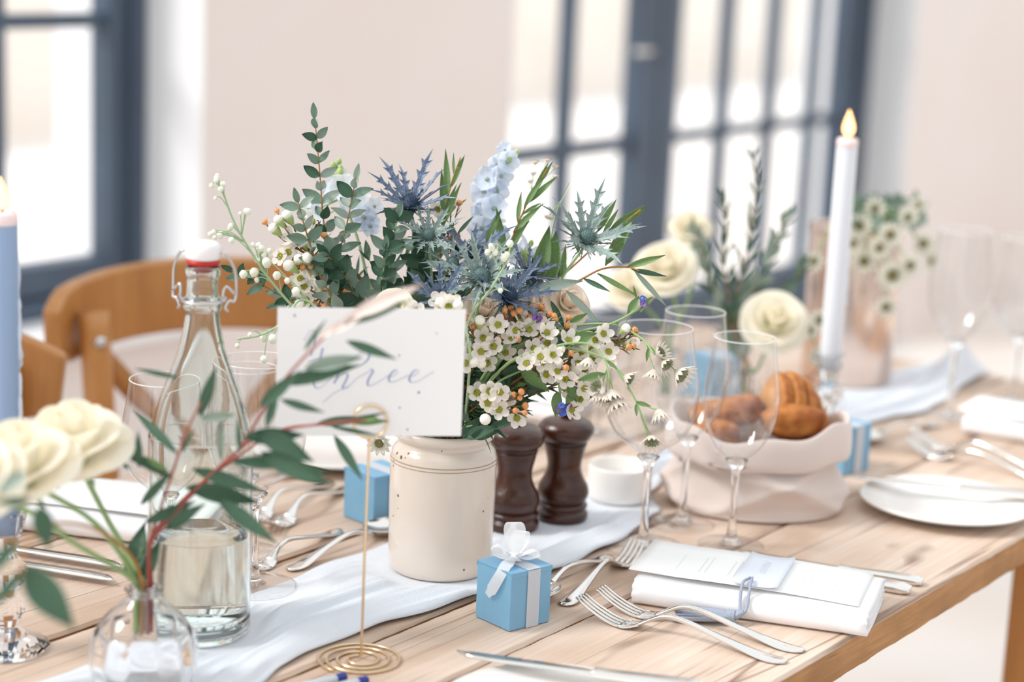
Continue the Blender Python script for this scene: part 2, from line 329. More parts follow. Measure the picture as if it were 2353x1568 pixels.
# ------------------------------------------------------------------ room shell
def struct(name, mb, mt, label=None, smooth=False, bevel=0, parent=None):
    o = part(name, mb, mt, parent, smooth, bevel=bevel)
    if parent is None: o['kind'] = 'structure'
    if label: o['label'] = label
    return o
struct('floor', MB().box((4.5, 0.9, -0.05), (15, 4.6, 0.1)), M['floor'], 'pale stone floor under the table')
WY, WT, WH = 2.8, 0.42, 2.6                  # inner wall face, thickness, height
w1 = (1.55, 2.885, 0.53, 2.2); d1 = (3.94, 6.27, 0.0, 2.25)
def wseg(mb, x0, x1, z0, z1): mb.box(((x0+x1)/2, WY + WT/2, (z0+z1)/2), (x1-x0, WT, z1-z0))
wb = MB()
for a in ((-1.2, w1[0], 0, WH), (w1[1], d1[0], 0, WH), (d1[1], 12.0, 0, WH), (w1[0], w1[1], 0, w1[2]), (w1[0], w1[1], w1[3], WH), (d1[0], d1[1], d1[3], WH)): wseg(wb, *a)
struct('wall_back', wb, M['wall'], 'blush plaster wall with deep window openings')
# white painted lining of the openings, 4 mm proud of the plaster
lin = 0.004
struct('added_wall_front', MB().box((4.5, -1.55, WH/2), (15, 0.1, WH)), M['wallf'], 'unseen grey wall facing the windows, added to temper the fill light')  # added out of view to cut fill from this side; grey chosen for its bounce
def lining(name, x0, x1, z0, z1, sill):
    mb = MB(); yc = WY + WT/2 - 0.001; t = WT + 0.006
    mb.box((x0 + lin/2, yc, (z0+z1)/2), (lin, t, z1-z0)).box((x1 - lin/2, yc, (z0+z1)/2), (lin, t, z1-z0)).box(((x0+x1)/2, yc, z1 - lin/2), (x1-x0, t, lin))
    if sill: mb.box(((x0+x1)/2, yc - 0.02, z0 + 0.012), (x1-x0 + 0.04, t + 0.04, 0.026))
    return struct(name, mb, M['reveal'])
lining('trim_1', *w1, True)['label'] = 'white painted reveal and sill of the small window'
lining('trim_2', *d1, False)['label'] = 'white painted reveal of the french doors'
GY = 2.965                                   # glazing plane
def bar(mb, x0, x1, z0, z1, dep=0.06, y=GY + 0.03): mb.box(((x0+x1)/2, y, (z0+z1)/2), (x1-x0, dep, z1-z0))
# window 1: casement of two leaves
def glazed(root, x0, x1, z0, z1, st, rail_b, rail_t, vbars, hbars, bw=0.028):
    mb = MB(); bar(mb, x0, x0+st, z0, z1); bar(mb, x1-st, x1, z0, z1); part('stile', mb, M['frame'], root, False, bevel=0.004)
    mb = MB(); bar(mb, x0+st, x1-st, z0, z0+rail_b); bar(mb, x0+st, x1-st, z1-rail_t, z1); part('rail', mb, M['frame'], root, False, bevel=0.004)
    xs = [x0+st] + [v for v in vbars] + [x1-st]; zs = [z0+rail_b] + [h for h in hbars] + [z1-rail_t]
    for v in vbars: part('glazing_bar', (lambda q: (bar(q, v-bw/2, v+bw/2, z0+rail_b, z1-rail_t, 0.035), q)[1])(MB()), M['frame'], root, False)
    for h in hbars: part('glazing_bar', (lambda q: (bar(q, x0+st, x1-st, h-bw/2, h+bw/2, 0.03), q)[1])(MB()), M['frame'], root, False)
    for a, b in zip(xs, xs[1:]):
        for c, d in zip(zs, zs[1:]):
            part('pane', MB().box(((a+b)/2, GY+0.03, (c+d)/2), (b-a, 0.005, d-c)), M['pane'], root, False)
def opening(name, label, box_, fr):
    r = bpy.data.objects.new(name, None); COL.objects.link(r); r['kind'] = 'structure'; r['label'] = label
    x0, x1, z0, z1 = box_; mb = MB(); y = GY + 0.035
    mb.box((x0+fr/2, y, (z0+z1)/2), (fr, 0.1, z1-z0)).box((x1-fr/2, y, (z0+z1)/2), (fr, 0.1, z1-z0)).box(((x0+x1)/2, y, z1-fr/2), (x1-x0-2*fr, 0.1, fr)).box(((x0+x1)/2, y, z0+fr/2), (x1-x0-2*fr, 0.1, fr))
    part('frame', mb, M['frame'], r, False, bevel=0.004); return r
W1 = opening('window_1', 'slate grey casement window behind the wooden chairs', (w1[0]+lin, w1[1]-lin, w1[2]+0.025, w1[3]-lin), 0.04)
glazed(W1, 1.60, 2.20, 0.60, 2.15, 0.045, 0.06, 0.06, (1.9,), (1.135, 1.65)); glazed(W1, 2.20, 2.84, 0.60, 2.15, 0.045, 0.06, 0.06, (2.525,), (1.135, 1.65))
D1 = opening('door_1', 'slate grey glazed french doors beside the lit candle', (d1[0]+lin, d1[1]-lin, 0.0, d1[3]-lin), 0.06)
glazed(D1, 4.01, 4.90, 0.07, 2.18, 0.10, 0.22, 0.10, (4.47,), (0.76, 1.23, 1.70), 0.04); glazed(D1, 4.91, 6.20, 0.07, 2.18, 0.11, 0.22, 0.10, (5.33, 5.63, 5.92), (0.76, 1.23, 1.70), 0.035)
part('door_handle', MB().tube([(4.86, 2.975, 1.02), (4.86, 2.955, 1.02), (4.76, 2.955, 1.02)], 0.009, 8), M['steel'], D1)
struct('baseboard_back', MB().box((-1.2+2.565, WY-0.009, 0.06), (5.13, 0.018, 0.12)).box((9.13, WY-0.009, 0.06), (5.7, 0.018, 0.12)), M['wall'], 'low skirting board along the blush wall')
# courtyard outside, seen through the glass
struct('courtyard_paving', MB().box((7, 6.22, -0.09), (26, 6.0, 0.1)), M['pave'], 'pale paving of the courtyard outside the doors')
struct('courtyard_wall', MB().box((7, 9.4, 0.4), (26, 0.25, 0.9)), M['outer'], 'low pale rendered wall across the courtyard')

# ------------------------------------------------------------------ table
TX0, TX1 = 0.62, 2.68
t = thing('farmhouse_table', 'reclaimed pine plank table laid for a wedding meal', 'table', (1.65, 1.118, 0))
seams = [0.705, 0.911, 1.013, 1.217, 1.42, 1.531]; gaps = [0, .0020, .0022, .0045, .0030, 0]
TH = 0.033
for k, (a, b) in enumerate(zip(seams, seams[1:])):
    y0, y1 = a + gaps[k], b - gaps[k+1]
    dz = (0, -0.0006, -0.0003, -0.0008, -0.0004)[k]
    n = 160; q = MB(); R_ = random.Random(k)
    e0 = [R_.uniform(-.0006, .0006) for _ in range(n+1)]; e1 = [R_.uniform(-.0006, .0006) for _ in range(n+1)]; eb = [R_.uniform(-.0006, .0006) for _ in range(n+1)]
    c = 0.003
    vs_ = []; fs_ = []
    for i in range(n+1):
        x = lerp(TX0, TX1, i/n); yy0 = y0 + e0[i]; yy1 = y1 + e1[i]; zt = TZ + dz; zb = TZ - TH + dz + (eb[i] if k == 0 else 0)
        vs_ += [V((x, yy0, zb)), V((x, yy1, zb)), V((x, yy1, zt - c)), V((x, yy1 - c, zt)), V((x, yy0 + c, zt)), V((x, yy0, zt - c))]
    for i in range(n):
        for j in range(6):
            j2 = (j+1) % 6; fs_.append((6*i+j, 6*i+6+j, 6*i+6+j2, 6*i+j2))
    fs_ += [(0, 1, 2, 3, 4, 5), tuple(6*n + j for j in (5, 4, 3, 2, 1, 0))]
    q.add(vs_, fs_); o = part('plank', q, M['table'], t, False, (1.65, 1.118, 0)); o.data.materials.append(M['sawn_dim'])
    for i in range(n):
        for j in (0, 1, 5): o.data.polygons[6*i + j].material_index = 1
zu = TZ - TH - 0.001
for x in (0.74, 2.285, 2.60):
    for y in (0.775, 1.455):
        part('leg', MB().box((x, y, zu/2), (0.085, 0.085, zu)), M['tleg'], t, False, (1.65, 1.118, 0), bevel=0.004)
for y in (0.96, 1.28): part('apron', MB().box((1.65, y, zu - 0.03), (1.76, 0.025, 0.06)), M['tleg'], t, False, (1.65, 1.118, 0))
for x in (0.9, 1.5, 2.1): part('batten', MB().box((x, 1.118, zu - 0.012), (0.07, 0.36, 0.024)), M['tleg'], t, False, (1.65, 1.118, 0))

# ------------------------------------------------------------------ runner
near = [(0.62, .985), (.9, 1.0), (1.10, 1.012), (1.16, 1.026), (1.22, 1.0335), (1.28, 1.027), (1.4, 1.010), (1.53, .998), (1.61, 1.001), (1.69, 1.013), (1.75, 1.030), (1.81, 1.072), (1.88, 1.096), (1.96, 1.085), (2.06, 1.05), (2.24, 1.037), (2.4, 1.012), (2.61, 1.03), (2.8, 1.03)]
far = [(0.62, 1.16), (.9, 1.15), (1.157, 1.14), (1.26, 1.163), (1.37, 1.170), (1.5, 1.168), (1.7, 1.165), (1.8, 1.15), (2.1, 1.15), (2.48, 1.16), (2.73, 1.12), (2.8, 1.12)]
FLAT = []                                    # (x, y, radius) of things that press the cloth flat
def runner_z(x, y, s):
    f1 = math.sin(7.0*s*2.2 + 2.6*x + 1.2*math.sin(3.1*x)); f2 = math.sin(13.0*s + 5.0*x + 1.0 + 0.8*math.sin(6*x)); f3 = math.sin(29*s - 7*x)
    amp = 0.022 if x < 1.4 else 0.014
    r1 = abs(math.sin(3.2*s + 1.9*x + .9*math.sin(2.7*x) + .4)); r2 = abs(math.sin(5.1*s - 2.3*x + .7*math.sin(4.1*x + 1))); r3 = abs(math.sin(9.5*s + 4.2*x + .5*math.sin(7*x)))
    h = amp*(0.50*(1 - r1)**1.6 + 0.38*(1 - r2)**1.6 + 0.22*(1 - r3)**1.3) + .0010*f3*f3
    h *= min(1, (1 - abs(s))*3.0 + 0.15)
    h += 0.006*math.exp(-((s + 0.93)/0.07)**2)*(0.5 + 0.5*math.sin(9*x + 1))
    k = 1.0
    for fx, fy, fr in FLAT:
        d = math.hypot(x-fx, y-fy)
        if d < fr + 0.035: k = min(k, max(0, (d - fr)/0.035))
    h *= k*k*(3-2*k)
    bump = 0.05*math.exp(-((x-2.60)/0.05)**2 - ((s + 0.45)/0.4)**2)
    return h + bump*k*k*(3-2*k)
def build_runner():
    mb = MB(); nu, nv = 330, 64
    def fn(a, b):
        x = lerp(0.62, 2.665, a); s = 2*b - 1; y0, y1 = interp(near, x), interp(far, x)
        y = lerp(y0, y1, b) + 0.006*math.sin(11*x + 5*b)*(1-abs(s)) + 0.0022*math.sin(60*x)*(abs(s) > 0.97)
        return V((x, y, TZ + 0.0022 + runner_z(x, y, s)))
    mb.grid(fn, nu, nv)
    o = part('table_runner', mb, M['runner'], None, True, (1.65, 1.09, TZ)); o.location = (1.65, 1.09, TZ); fin(o, solid=0.0012)
    tag(o, 'pale blue gauze runner lying in loose folds along the plank table', 'table runner'); return o
RZ = TZ + 0.0026                              # where things on the pressed-flat cloth stand

# ------------------------------------------------------------------ chairs
def make_chair(loc, rz, label):
    """cross-back bentwood chair; local: front towards -Y, back at +Y"""
    t = thing('cross_back_chair', label, 'chair', loc, rz, 'cross back chairs between table and window')
    zr = 0.838; hw = 0.185
    def railp(a): return V((0.222*math.sin(a)/math.sin(1.05), 0.235 + 0.10*(math.cos(a) - 1)/(1 - math.cos(1.05))*1.0, zr + 0.018*math.cos(a*1.5)))
    mb = MB(); n = 28; pts = [railp(lerp(-1.12, 1.12, i/n)) for i in range(n+1)]
    wd = [0.098*min(1, 0.70 + 3*min(i, n-i)/n) for i in range(n+1)]
    mb.strip(pts, wd, V((0, 0, 1)), 0.022); part('top_rail', mb, M['chair'], t, True, bevel=0.006, seg=3)
    for s in (-1, 1):
        p = [V((s*0.166, 0.146, zr + 0.022)), V((s*0.164, 0.132, 0.74)), V((s*0.166, 0.104, 0.6)), V((s*0.17, 0.09, 0.46)), V((s*0.178, 0.13, 0.22)), V((s*0.186, 0.18, 0.0))]
        part('back_leg', MB().tube(catm(p, 5), 0.0195, 12), M['chair'], t)
        part('bolt', MB().ball((s*0.166, 0.124, zr - 0.014), 0.009, 8, (1, .6, 1)), M['wire'], t)
        p = [V((s*0.185, -0.17, 0.44)), V((s*0.19, -0.18, 0.2)), V((s*0.195, -0.19, 0))]
        part('front_leg', MB().tube(catm(p, 5), [0.018]*10 + [0.015], 12), M['chair'], t)
        p = [V((s*0.160, 0.165, 0.81)), V((s*0.06, 0.165, 0.70)), V((-s*0.05, 0.148, 0.6)), V((-s*0.150, 0.105, 0.47))]
        part('cross_strip', MB().strip(catm(p, 6), 0.028, V((0.7*s, 0, 0.7)), 0.008), M['chair'], t)
        part('stretcher', MB().tube([(s*0.178, 0.127, 0.25), (s*0.19, -0.178, 0.22)], 0.010, 8), M['chair'], t)
    part('stretcher', MB().tube([(-.19, -0.178, 0.27), (.19, -0.178, 0.27)], 0.010, 8), M['chair'], t)
    mb = MB(); mb.lathe([(0, 0), (1, 0), (1.03, .012), (1, .026), (0, .022)], 28, (0, -0.02, 0.445), Matrix.Diagonal((0.212, 0.205, 1, 1)), lambda a, z: 1/max(abs(math.cos(a))**3.2 + abs(math.sin(a))**3.2, 1e-6)**(1/3.2))
    part('seat', mb, M['chair'], t); return t
make_chair((1.815, 1.65, 0), math.radians(-21), 'honey wood cross back chair whose curved top rail shows behind the swing top bottle')
make_chair((1.252, 1.55, 0), math.radians(-4), 'honey wood cross back chair beside the blue candle, its bolted post near the roses')
# ------------------------------------------------------------------ tableware
def sweep(mb, pts, wd, th, side=(0, 1, 0), n=10):
    """bar with an oval section, wd across and th deep"""
    pts = [V(q) for q in pts]; N = len(pts); side = V(side); vs = []; fs = []
    for i, q in enumerate(pts):
        t = (pts[min(i+1, N-1)] - pts[max(i-1, 0)]).normalized(); a = (side - t*side.dot(t)).normalized(); b = t.cross(a)
        for k in range(n):
            g = 2*math.pi*k/n; vs.append(q + a*math.cos(g)*wd[i]/2 + b*math.sin(g)*th[i]/2)
    for i in range(N-1):
        for k in range(n):
            k2 = (k+1) % n; fs.append((i*n+k, i*n+k2, (i+1)*n+k2, (i+1)*n+k))
    fs += [tuple(range(n-1, -1, -1)), tuple((N-1)*n+k for k in range(n))]
    return mb.add(vs, fs)
def tab(tb, xs): return [interpc(tb, x) for x in xs]
def fork_mesh(L=0.2):
    s = L/0.2; mb = MB(); xs = [i*0.142/30 for i in range(31)]
    z = [(0, .0035), (.02, .0035), (.06, .011), (.10, .019), (.118, .018), (.142, .0055)]; wdt = [(0, .008), (.006, .017), (.02, .019), (.05, .012), (.09, .0066), (.12, .0062), (.135, .012), (.142, .019)]
    sweep(mb, [V((x, 0, interpc(z, x))) for x in xs], tab(wdt, xs), tab([(0, .0025), (.05, .0035), (.11, .005), (.142, .003)], xs))
    xs = [.138 + i*.018/6 for i in range(7)]; zt = [(.138, .007), (.15, .0035), (.165, .0045), (.185, .012), (.2, .0205)]
    sweep(mb, [V((x, 0, interpc(zt, x))) for x in xs], tab([(.138, .018), (.15, .0245), (.156, .0245)], xs), [.003]*7)
    for k in (-1.5, -.5, .5, 1.5):
        xs = [.152 + i*.048/10 for i in range(11)]
        sweep(mb, [V((x, k*.0063 - (x-.15)*k*.02, interpc(zt, x))) for x in xs], tab([(.152, .0046), (.19, .0036), (.2, .0014)], xs), tab([(.152, .0028), (.2, .0016)], xs), n=6)
    mb.v = [q*s for q in mb.v]; return mb
def spoon_mesh(L=0.18):
    s = L/0.18; mb = MB(); xs = [i*0.13/30 for i in range(31)]
    z = [(0, .003), (.02, .0035), (.06, .012), (.095, .016), (.13, .0075)]
    sweep(mb, [V((x, 0, interpc(z, x))) for x in xs], tab([(0, .007), (.006, .015), (.02, .0165), (.05, .010), (.09, .006), (.12, .0065), (.13, .010)], xs), tab([(0, .0025), (.05, .0035), (.11, .0045), (.13, .003)], xs))
    def bowl(top):
        def fn(a, b):
            u = -1 + 2*a; w_ = .019*math.sqrt(max(0, 1 - abs(u)**2.1))*(1 - .10*u); v = -1 + 2*b
            dep = .0095*(1 - v*v)*max(0, 1 - abs(u)**2.4)
            return V((.153 + .028*u, v*w_, .0105 - dep + (0.0016 if top else 0)))
        return fn
    g1 = MB().grid(bowl(False), 15, 11); g2 = MB().grid(bowl(True), 15, 11); g2.f = [tuple(reversed(f)) for f in g2.f]
    n0 = len(mb.v); mb.add(g1.v, g1.f); n1 = len(mb.v); mb.add(g2.v, g2.f)
    bd = [i*11 for i in range(15)] + [14*11 + j for j in range(1, 11)] + [i*11 + 10 for i in range(13, -1, -1)] + [j for j in range(9, 0, -1)]
    for a, b in zip(bd, bd[1:] + bd[:1]): mb.f.append((n0+a, n0+b, n1+b, n1+a))
    mb.v = [q*s for q in mb.v]; return mb
def knife_parts(L=0.215):
    s = L/0.215; h = MB(); xs = [i*.095/12 for i in range(13)]
    vs_ = []
    for x in xs:
        w_ = interpc([(0, .0140), (.004, .0172), (.012, .0178), (.08, .0125), (.095, .0135)], x); t_ = interpc([(0, .005), (.004, .0085), (.03, .009), (.08, .0065), (.095, .0075)], x)
        c = min(w_, t_)*.28
        vs_ += [V((x, y, z + .0048)) for y, z in ((-w_/2+c, -t_/2), (w_/2-c, -t_/2), (w_/2, -t_/2+c), (w_/2, t_/2-c), (w_/2-c, t_/2), (-w_/2+c, t_/2), (-w_/2, t_/2-c), (-w_/2, -t_/2+c))]
    fs = [(8*i+k, 8*i+(k+1) % 8, 8*i+8+(k+1) % 8, 8*i+8+k) for i in range(12) for k in range(8)] + [tuple(range(7, -1, -1)), tuple(96+k for k in range(8))]
    h.add(vs_, fs)
    b = MB(); xs = [.092 + i*.123/18 for i in range(19)]
    for i, x in enumerate(xs):
        yb = -.0075; yt = interp([(.092, .0055), (.105, .0085), (.18, .010), (.203, .0075), (.215, -.004)], x); yb = interp([(.092, -.0055), (.11, -.0078), (.2, -.0085), (.215, -.0065)], x)
        b.v += [V((x, yb, .0048)), V((x, (yb+yt)/2, .0060)), V((x, yt, .0052)), V((x, (yb+yt)/2, .0040))]
    for i in range(18):
        for k in range(4): b.f.append((4*i+k, 4*i+(k+1) % 4, 4*i+4+(k+1) % 4, 4*i+4+k))
    b.f += [(3, 2, 1, 0), (72, 73, 74, 75)]
    for q in (h, b): q.v = [p*s for p in q.v]
    return h, b
FORK = mesh('fork', fork_mesh(.2)); DFORK = mesh('dessert_fork', fork_mesh(.18)); SPOON = mesh('dessert_spoon', spoon_mesh(.18))
for me in (FORK, DFORK, SPOON): me.materials.append(M['steel'])
def lay(name, me, end, tip, z, label, cat, group=None, tilt=0):
    z -= min(v.co.z for v in me.vertices); a, b = V((end[0], end[1], z)), V((tip[0], tip[1], z)); d = b - a
    o = link(name, me); o.matrix_local = Matrix.Translation(a) @ Matrix.Rotation(math.atan2(d.y, d.x), 4, 'Z') @ Matrix.Rotation(-tilt, 4, 'Y')
    return tag(o, label, cat, group)
KH, KB = knife_parts(); KHm = mesh('handle', KH, False); KBm = mesh('blade', KB); KHm.materials.append(M['steel']); KBm.materials.append(M['steel'])
def knife(end, tip, z, label, name='table_knife', tilt=0, sc=1.0, group=None):
    d = V(tip) - V(end); t = thing(name, label, 'knife', group=group); t.matrix_local = Matrix.Translation((end[0], end[1], z)) @ Matrix.Rotation(math.atan2(d.y, d.x), 4, 'Z') @ Matrix.Rotation(-tilt, 4, 'Y') @ Matrix.Diagonal((sc, sc, sc, 1))
    o = link('handle', KHm, None, t); fin(o, bevel=0.0008); link('blade', KBm, None, t); return t
lay('table_fork', FORK, (1.486, .719), (1.466, .919), TZ, 'steel dinner fork lying across the napkin tassel', 'fork')
lay('table_fork', FORK, (1.452, .718), (1.434, .916), TZ, 'steel dinner fork beside the side plate, clear of the tassel', 'fork')
knife((1.727, .716), (1.679, .925), TZ, 'steel table knife with square handle, outer of two beside the menu', sc=.86)
knife((1.695, .714), (1.648, .923), TZ, 'steel table knife with square handle lying against the menu card')
lay('dessert_fork', DFORK, (1.442, .940), (1.625, .972), TZ, 'steel dessert fork pointing to the wine glass feet', 'fork')
lay('dessert_spoon', SPOON, (1.592, .986), (1.426, .967), TZ, 'steel dessert spoon whose bowl lies by the bow tied blue box', 'spoon')
lay('dessert_fork', DFORK, (1.474, 1.233), (1.296, 1.206), TZ, 'steel dessert fork across the plank seam by the stoneware jar', 'fork')
lay('dessert_spoon', SPOON, (1.345, 1.186), (1.512, 1.193), TZ, 'steel dessert spoon with its bowl up against the stoneware jar', 'spoon')
lay('table_fork', FORK, (1.60, 1.325), (1.425, 1.283), TZ, 'steel fork beside the dinner plate, on the jar side of its twin', 'fork')
lay('table_fork', FORK, (1.60, 1.354), (1.405, 1.310), TZ, 'steel fork beside the dinner plate, on the chair side of its twin', 'fork')
knife((1.18, 1.505), (1.242, 1.305), TZ, 'steel knife lying against the napkin by the cut glass candlestick')
knife((1.148, 1.482), (1.212, 1.280), TZ, 'steel knife lying closest to the cut glass candlestick')
lay('table_fork', FORK, (2.21, .762), (2.235, .957), TZ, 'steel fork beside the plain napkin near the runner end', 'fork')
lay('table_fork', FORK, (2.17, .748), (2.19, .943), TZ, 'steel fork next to the side plate by the bread bag', 'fork')
lay('dessert_spoon', SPOON, (2.34, .970), (2.21, .992), TZ, 'steel spoon between the bread bag and the runner end', 'spoon')

def place(loc, rz=0): return Matrix.Translation(V(loc)) @ Matrix.Rotation(rz, 4, 'Z')
def plate(c, r, label, name='side_plate', z=TZ):
    k = r/0.09; mb = MB().lathe([(0, .0015), (.045*k, .0015), (.050*k, 0), (.054*k, 0), (.060*k, .004), (.088*k, .0125), (.090*k, .0145), (.0885*k, .0155), (.062*k, .0085), (.055*k, .0062), (0, .0058)], 72)
    o = part(name, mb, M['white'], None); o.location = (c[0], c[1], z); return tag(o, label, 'plate')
plate((1.213, .795), .09, 'white side plate with a butter knife next to the gold card stand')
plate((1.978, .802), .093, 'white side plate with a butter knife next to the bread bag')
plate((1.69, 1.418), .105, 'white dinner plate set before the chair, no knife on it', 'dinner_plate')
knife((1.313, .716), (1.24, .913), TZ + .0155, 'butter knife resting on the side plate by the gold card stand', 'butter_knife', 0, 0.97)
knife((2.047, .712), (1.968, .908), TZ + .0155, 'butter knife resting on the side plate by the bread bag', 'butter_knife', 0, 1.02)

# ---- napkin with menu
def napkin(c, ang, L, W_, label, menu_label, tasselled, tag_label=None, mw=.098, ml=.212, mo=(0, 0), H=.0225):
    """local: x along the length, y across, fold facing -y"""
    t = thing('folded_napkin', label, 'napkin', (c[0], c[1], TZ), ang)
    hw = W_/2; lay_ = []; n = 8
    # folded sheet as one path through (y, z)
    P = [V((hw*.93, .0022)), V((-hw*.6, .0016)), V((-hw*.93, .0020))]
    P += [V((-hw + .008 - .010*math.sin(a), H/2 - (H/2 - .0015)*math.cos(a))) for a in [math.pi*(i+1)/(n+1) for i in range(n)]]
    P += [V((-hw*.8, H - .0012)), V((0, H - .001)), V((hw*.85, H - .0016)), V((hw*.98, H - .0035)), V((hw*.96, H - .0062)), V((hw*.8, H - .0070)), V((0, H - .0066)), V((-hw*.66, H - .0066)), V((-hw*.76, H - .0088)), V((-hw*.66, H - .0114)), V((0, H - .0122)), V((hw*.84, H - .0128)), V((hw*.95, H - .0148)), V((hw*.84, H - .0170)), V((0, H - .0172)), V((-hw*.6, H - .0168))]
    P = [V((q.x, q.y, 0)) for q in P]; P = catm(P, 4); nl = 26; mb = MB()
    R_ = random.Random(int(c[0]*1000)); ph = R_.uniform(0, 6)
    def fn(a, b):
        i = min(int(a*(len(P)-1) + .5), len(P)-1); q = P[i]; x = lerp(-L/2, L/2, b)
        wv = .0012*math.sin(x*38 + ph + q.y*160); e = (abs(b - .5)*2)**6
        return V((x + .0006*math.sin(i*.7)*e, q.x*(1 + .02*math.sin(x*22 + ph)), max(.0006, q.y + wv*q.y/H + .0005*e*math.sin(i*.55)*(q.y > .004))))
    mb.grid(fn, len(P), nl); o = part('cloth', mb, M['napkin'], t, solid=.0013)
    mz = H + .0034
    me = thing('menu_card', menu_label, 'menu', (c[0], c[1], TZ), ang); q = MB()
    def fm(a, b):
        x = lerp(-ml/2, ml/2, a) + mo[0]; y = lerp(-mw/2, mw/2, b) + mo[1]
        return V((x, y, mz + .0015*math.sin(x*16 + 2) + .002*(a < .2)*(.2-a)*5 - .004*max(0, a-.7)))
    q.grid(fm, 20, 6); part('sheet', q, M['menu'], me, solid=.0005)
    RR = random.Random(5)
    for kx in (-.072, -.045, -.018, .05, .078):
        for dx in (0, .0055):
            y = -mw*.28 + mo[1]; wl = RR.uniform(.03, .05); x = kx + dx + mo[0]
            part('print_line', MB().box((x, y + wl/2, mz + .0015*math.sin(x*16 + 2) + .0002 - .004*max(0, (x - mo[0])/ml + .5 - .7)), (.0009, wl, .0002)), M['grey'], me, False)
    if tag_label:
        q = MB(); x0 = .012 + mo[0]
        q.grid(lambda a, b: V((lerp(-.021, .021, a) + x0, lerp(-mw*.52, mw*.44, b) + mo[1], mz + .0022 + .0015*math.sin(x0*16 + 2) + .0022*(abs(a-.5)*2)**3)), 7, 6)
        nt_ = thing('name_tag', tag_label, 'name tag', (c[0], c[1], TZ), ang); part('card', q, M['tagp'], nt_, solid=.0005)
        s_ = [V((x0 + .010*math.sin(k*1.9)*.35 - .001, lerp(-.014, .022, k/16) + mo[1], mz + .0036 + .0015*math.sin(x0*16+2))) for k in range(17)]
        part('lettering', MB().tube(catm(s_, 3), .0003, 4), M['grey'], nt_)
    if tasselled:
        ts = thing('tassel', 'dusty blue cotton tassel tied to the napkin, a fork lying across it', 'tassel', (c[0], c[1], TZ), ang); tx, ty = .004 + mo[0], -hw - .002
        q = MB(); lp = [V((tx + .003, ty + .030, mz + .0064)), V((tx + .005, ty + .012, mz + .0064)), V((tx + .006, ty - .003, H*.75)), V((tx + .004, ty - .008, H*.5)), V((tx + .0, ty - .005, H*.72)), V((tx - .002, ty + .010, mz + .0064)), V((tx + .001, ty + .029, mz + .0064))]
        q.tube(catm(lp, 5), .0014, 6); part('loop', q, M['tassel'], ts)
        k0 = V((tx - .006, ty - .0125, .0085)); q = MB()
        d = V((-.046, -.008, -.0025)); RR = random.Random(3)
        for k in range(26):
            a = 2*math.pi*k/26; off = V((0, math.cos(a), math.sin(a)*.5)); r0, r1 = .0036, RR.uniform(.006, .0115)
            pts = [V((tx + .004, ty - .008, H*.5)) + off*.0014, V((tx, ty - .010, H*.44)) + off*.0050, k0 + off*r0, k0 + d*.35 + off*.0085, k0 + d*RR.uniform(.9, 1.1) + off*r1]
            for p_ in pts: p_.z = max(p_.z, .0016)
            q.tube(catm(pts, 4), .00145, 5)
        part('strands', q, M['tassel'], ts)
        q = MB(); bp = [k0 + V((.0035*(i/40 - .5)*2, math.cos(i*.785)*.0054, math.sin(i*.785)*.0046)) for i in range(41)]; q.tube(bp, .0013, 5); part('binding', q, M['tassel'], ts)
    return t
napkin((1.578, .812), math.radians(-72.5), .214, .118, 'white linen napkin folded under the printed menu with name tag', 'white menu card with faint grey print under a pale blue tag', True, 'pale blue name tag laid over the menu beside the tassel', mo=(-.010, .006))
napkin((1.347, 1.412), math.radians(-66), .19, .13, 'white linen napkin folded beside the two knives behind the rose stems', 'white menu card on the napkin behind the rose stems', False)
napkin((2.388, .840), math.radians(-84), .19, .12, 'white linen napkin between the two wine glasses at the runner end', 'white menu card on the napkin by the runner end', False)
napkin((2.02, 1.42), math.radians(-80), .20, .12, 'white linen napkin behind the dark mills, across the runner', 'white menu card on the napkin behind the dark mills', False)

# ---- glasses
def wine_glass(base, rim_py, k, label, z=TZ, kind='white'):
    """k scales the widths; height from the picture row of the rim"""
    b = V((base[0], base[1], z)); H = hgt(b, rim_py); t = thing('wine_glass', label, 'wine glass', b, 0, None)
    R_ = .040*k; fr = .0355*k; sb = .42*H; bh = H - sb; rr = R_*.80; n = 48
    if kind == 'red': rr = R_*.78; sb = .42*H; bh = H - sb
    bowl = [(0, -.004), (.006, -.001), (.018, .008*k), (R_*.72, bh*.16), (R_*.93, bh*.30), (R_, bh*.44), (R_*.985, bh*.58), (rr*1.10, bh*.80), (rr, bh)]
    pr = catm([V((r, z_, 0)) for r, z_ in bowl], 4); out = [(max(q.x, 0), q.y + sb) for q in pr]
    bl = part('bowl', MB().lathe(out, n), M['thin'], t)
    part('rim', MB().tube([(rr*math.cos(a), rr*math.sin(a), H) for a in [2*math.pi*i/48 for i in range(48)]], .0007, 6, closed=True), M['rimlight'], bl)
    st = [(.012, .0030), (.0068, .0085), (.0048, .016), (.0036, .032), (.0034, sb*.6), (.0042, sb - .014), (.0075, sb - .0065), (.0115, sb - .0008)]
    part('stem', MB().lathe([(0, .0030)] + [(q.x, q.y) for q in catm([V((r, z_, 0)) for r, z_ in st], 4)] + [(.007, sb - .0025), (0, sb - .0036)], 32), M['glass'], t)
    part('foot', MB().lathe([(.0045, .0042), (.012, .0034), (fr*.6, .0024), (fr*.95, .0014), (fr, .0008), (fr*.96, .0002)], 40), M['thin'], t); return t
gA = (1.710, .917); gB = (1.645, .981); gC = (1.738, .991)
wine_glass(gA, 776, .95, 'clear wine glass beside the linen bread bag, knives at its foot')
wine_glass(gB, 752, 1.16, 'large clear wine glass behind the astrantia sprig', kind='red')
wine_glass(gC, 716, .95, 'clear wine glass between the votive cup and the bread bag')
wine_glass((1.262, 1.268), 872, .98, 'clear wine glass behind the swing top bottle, beside the cream rose')
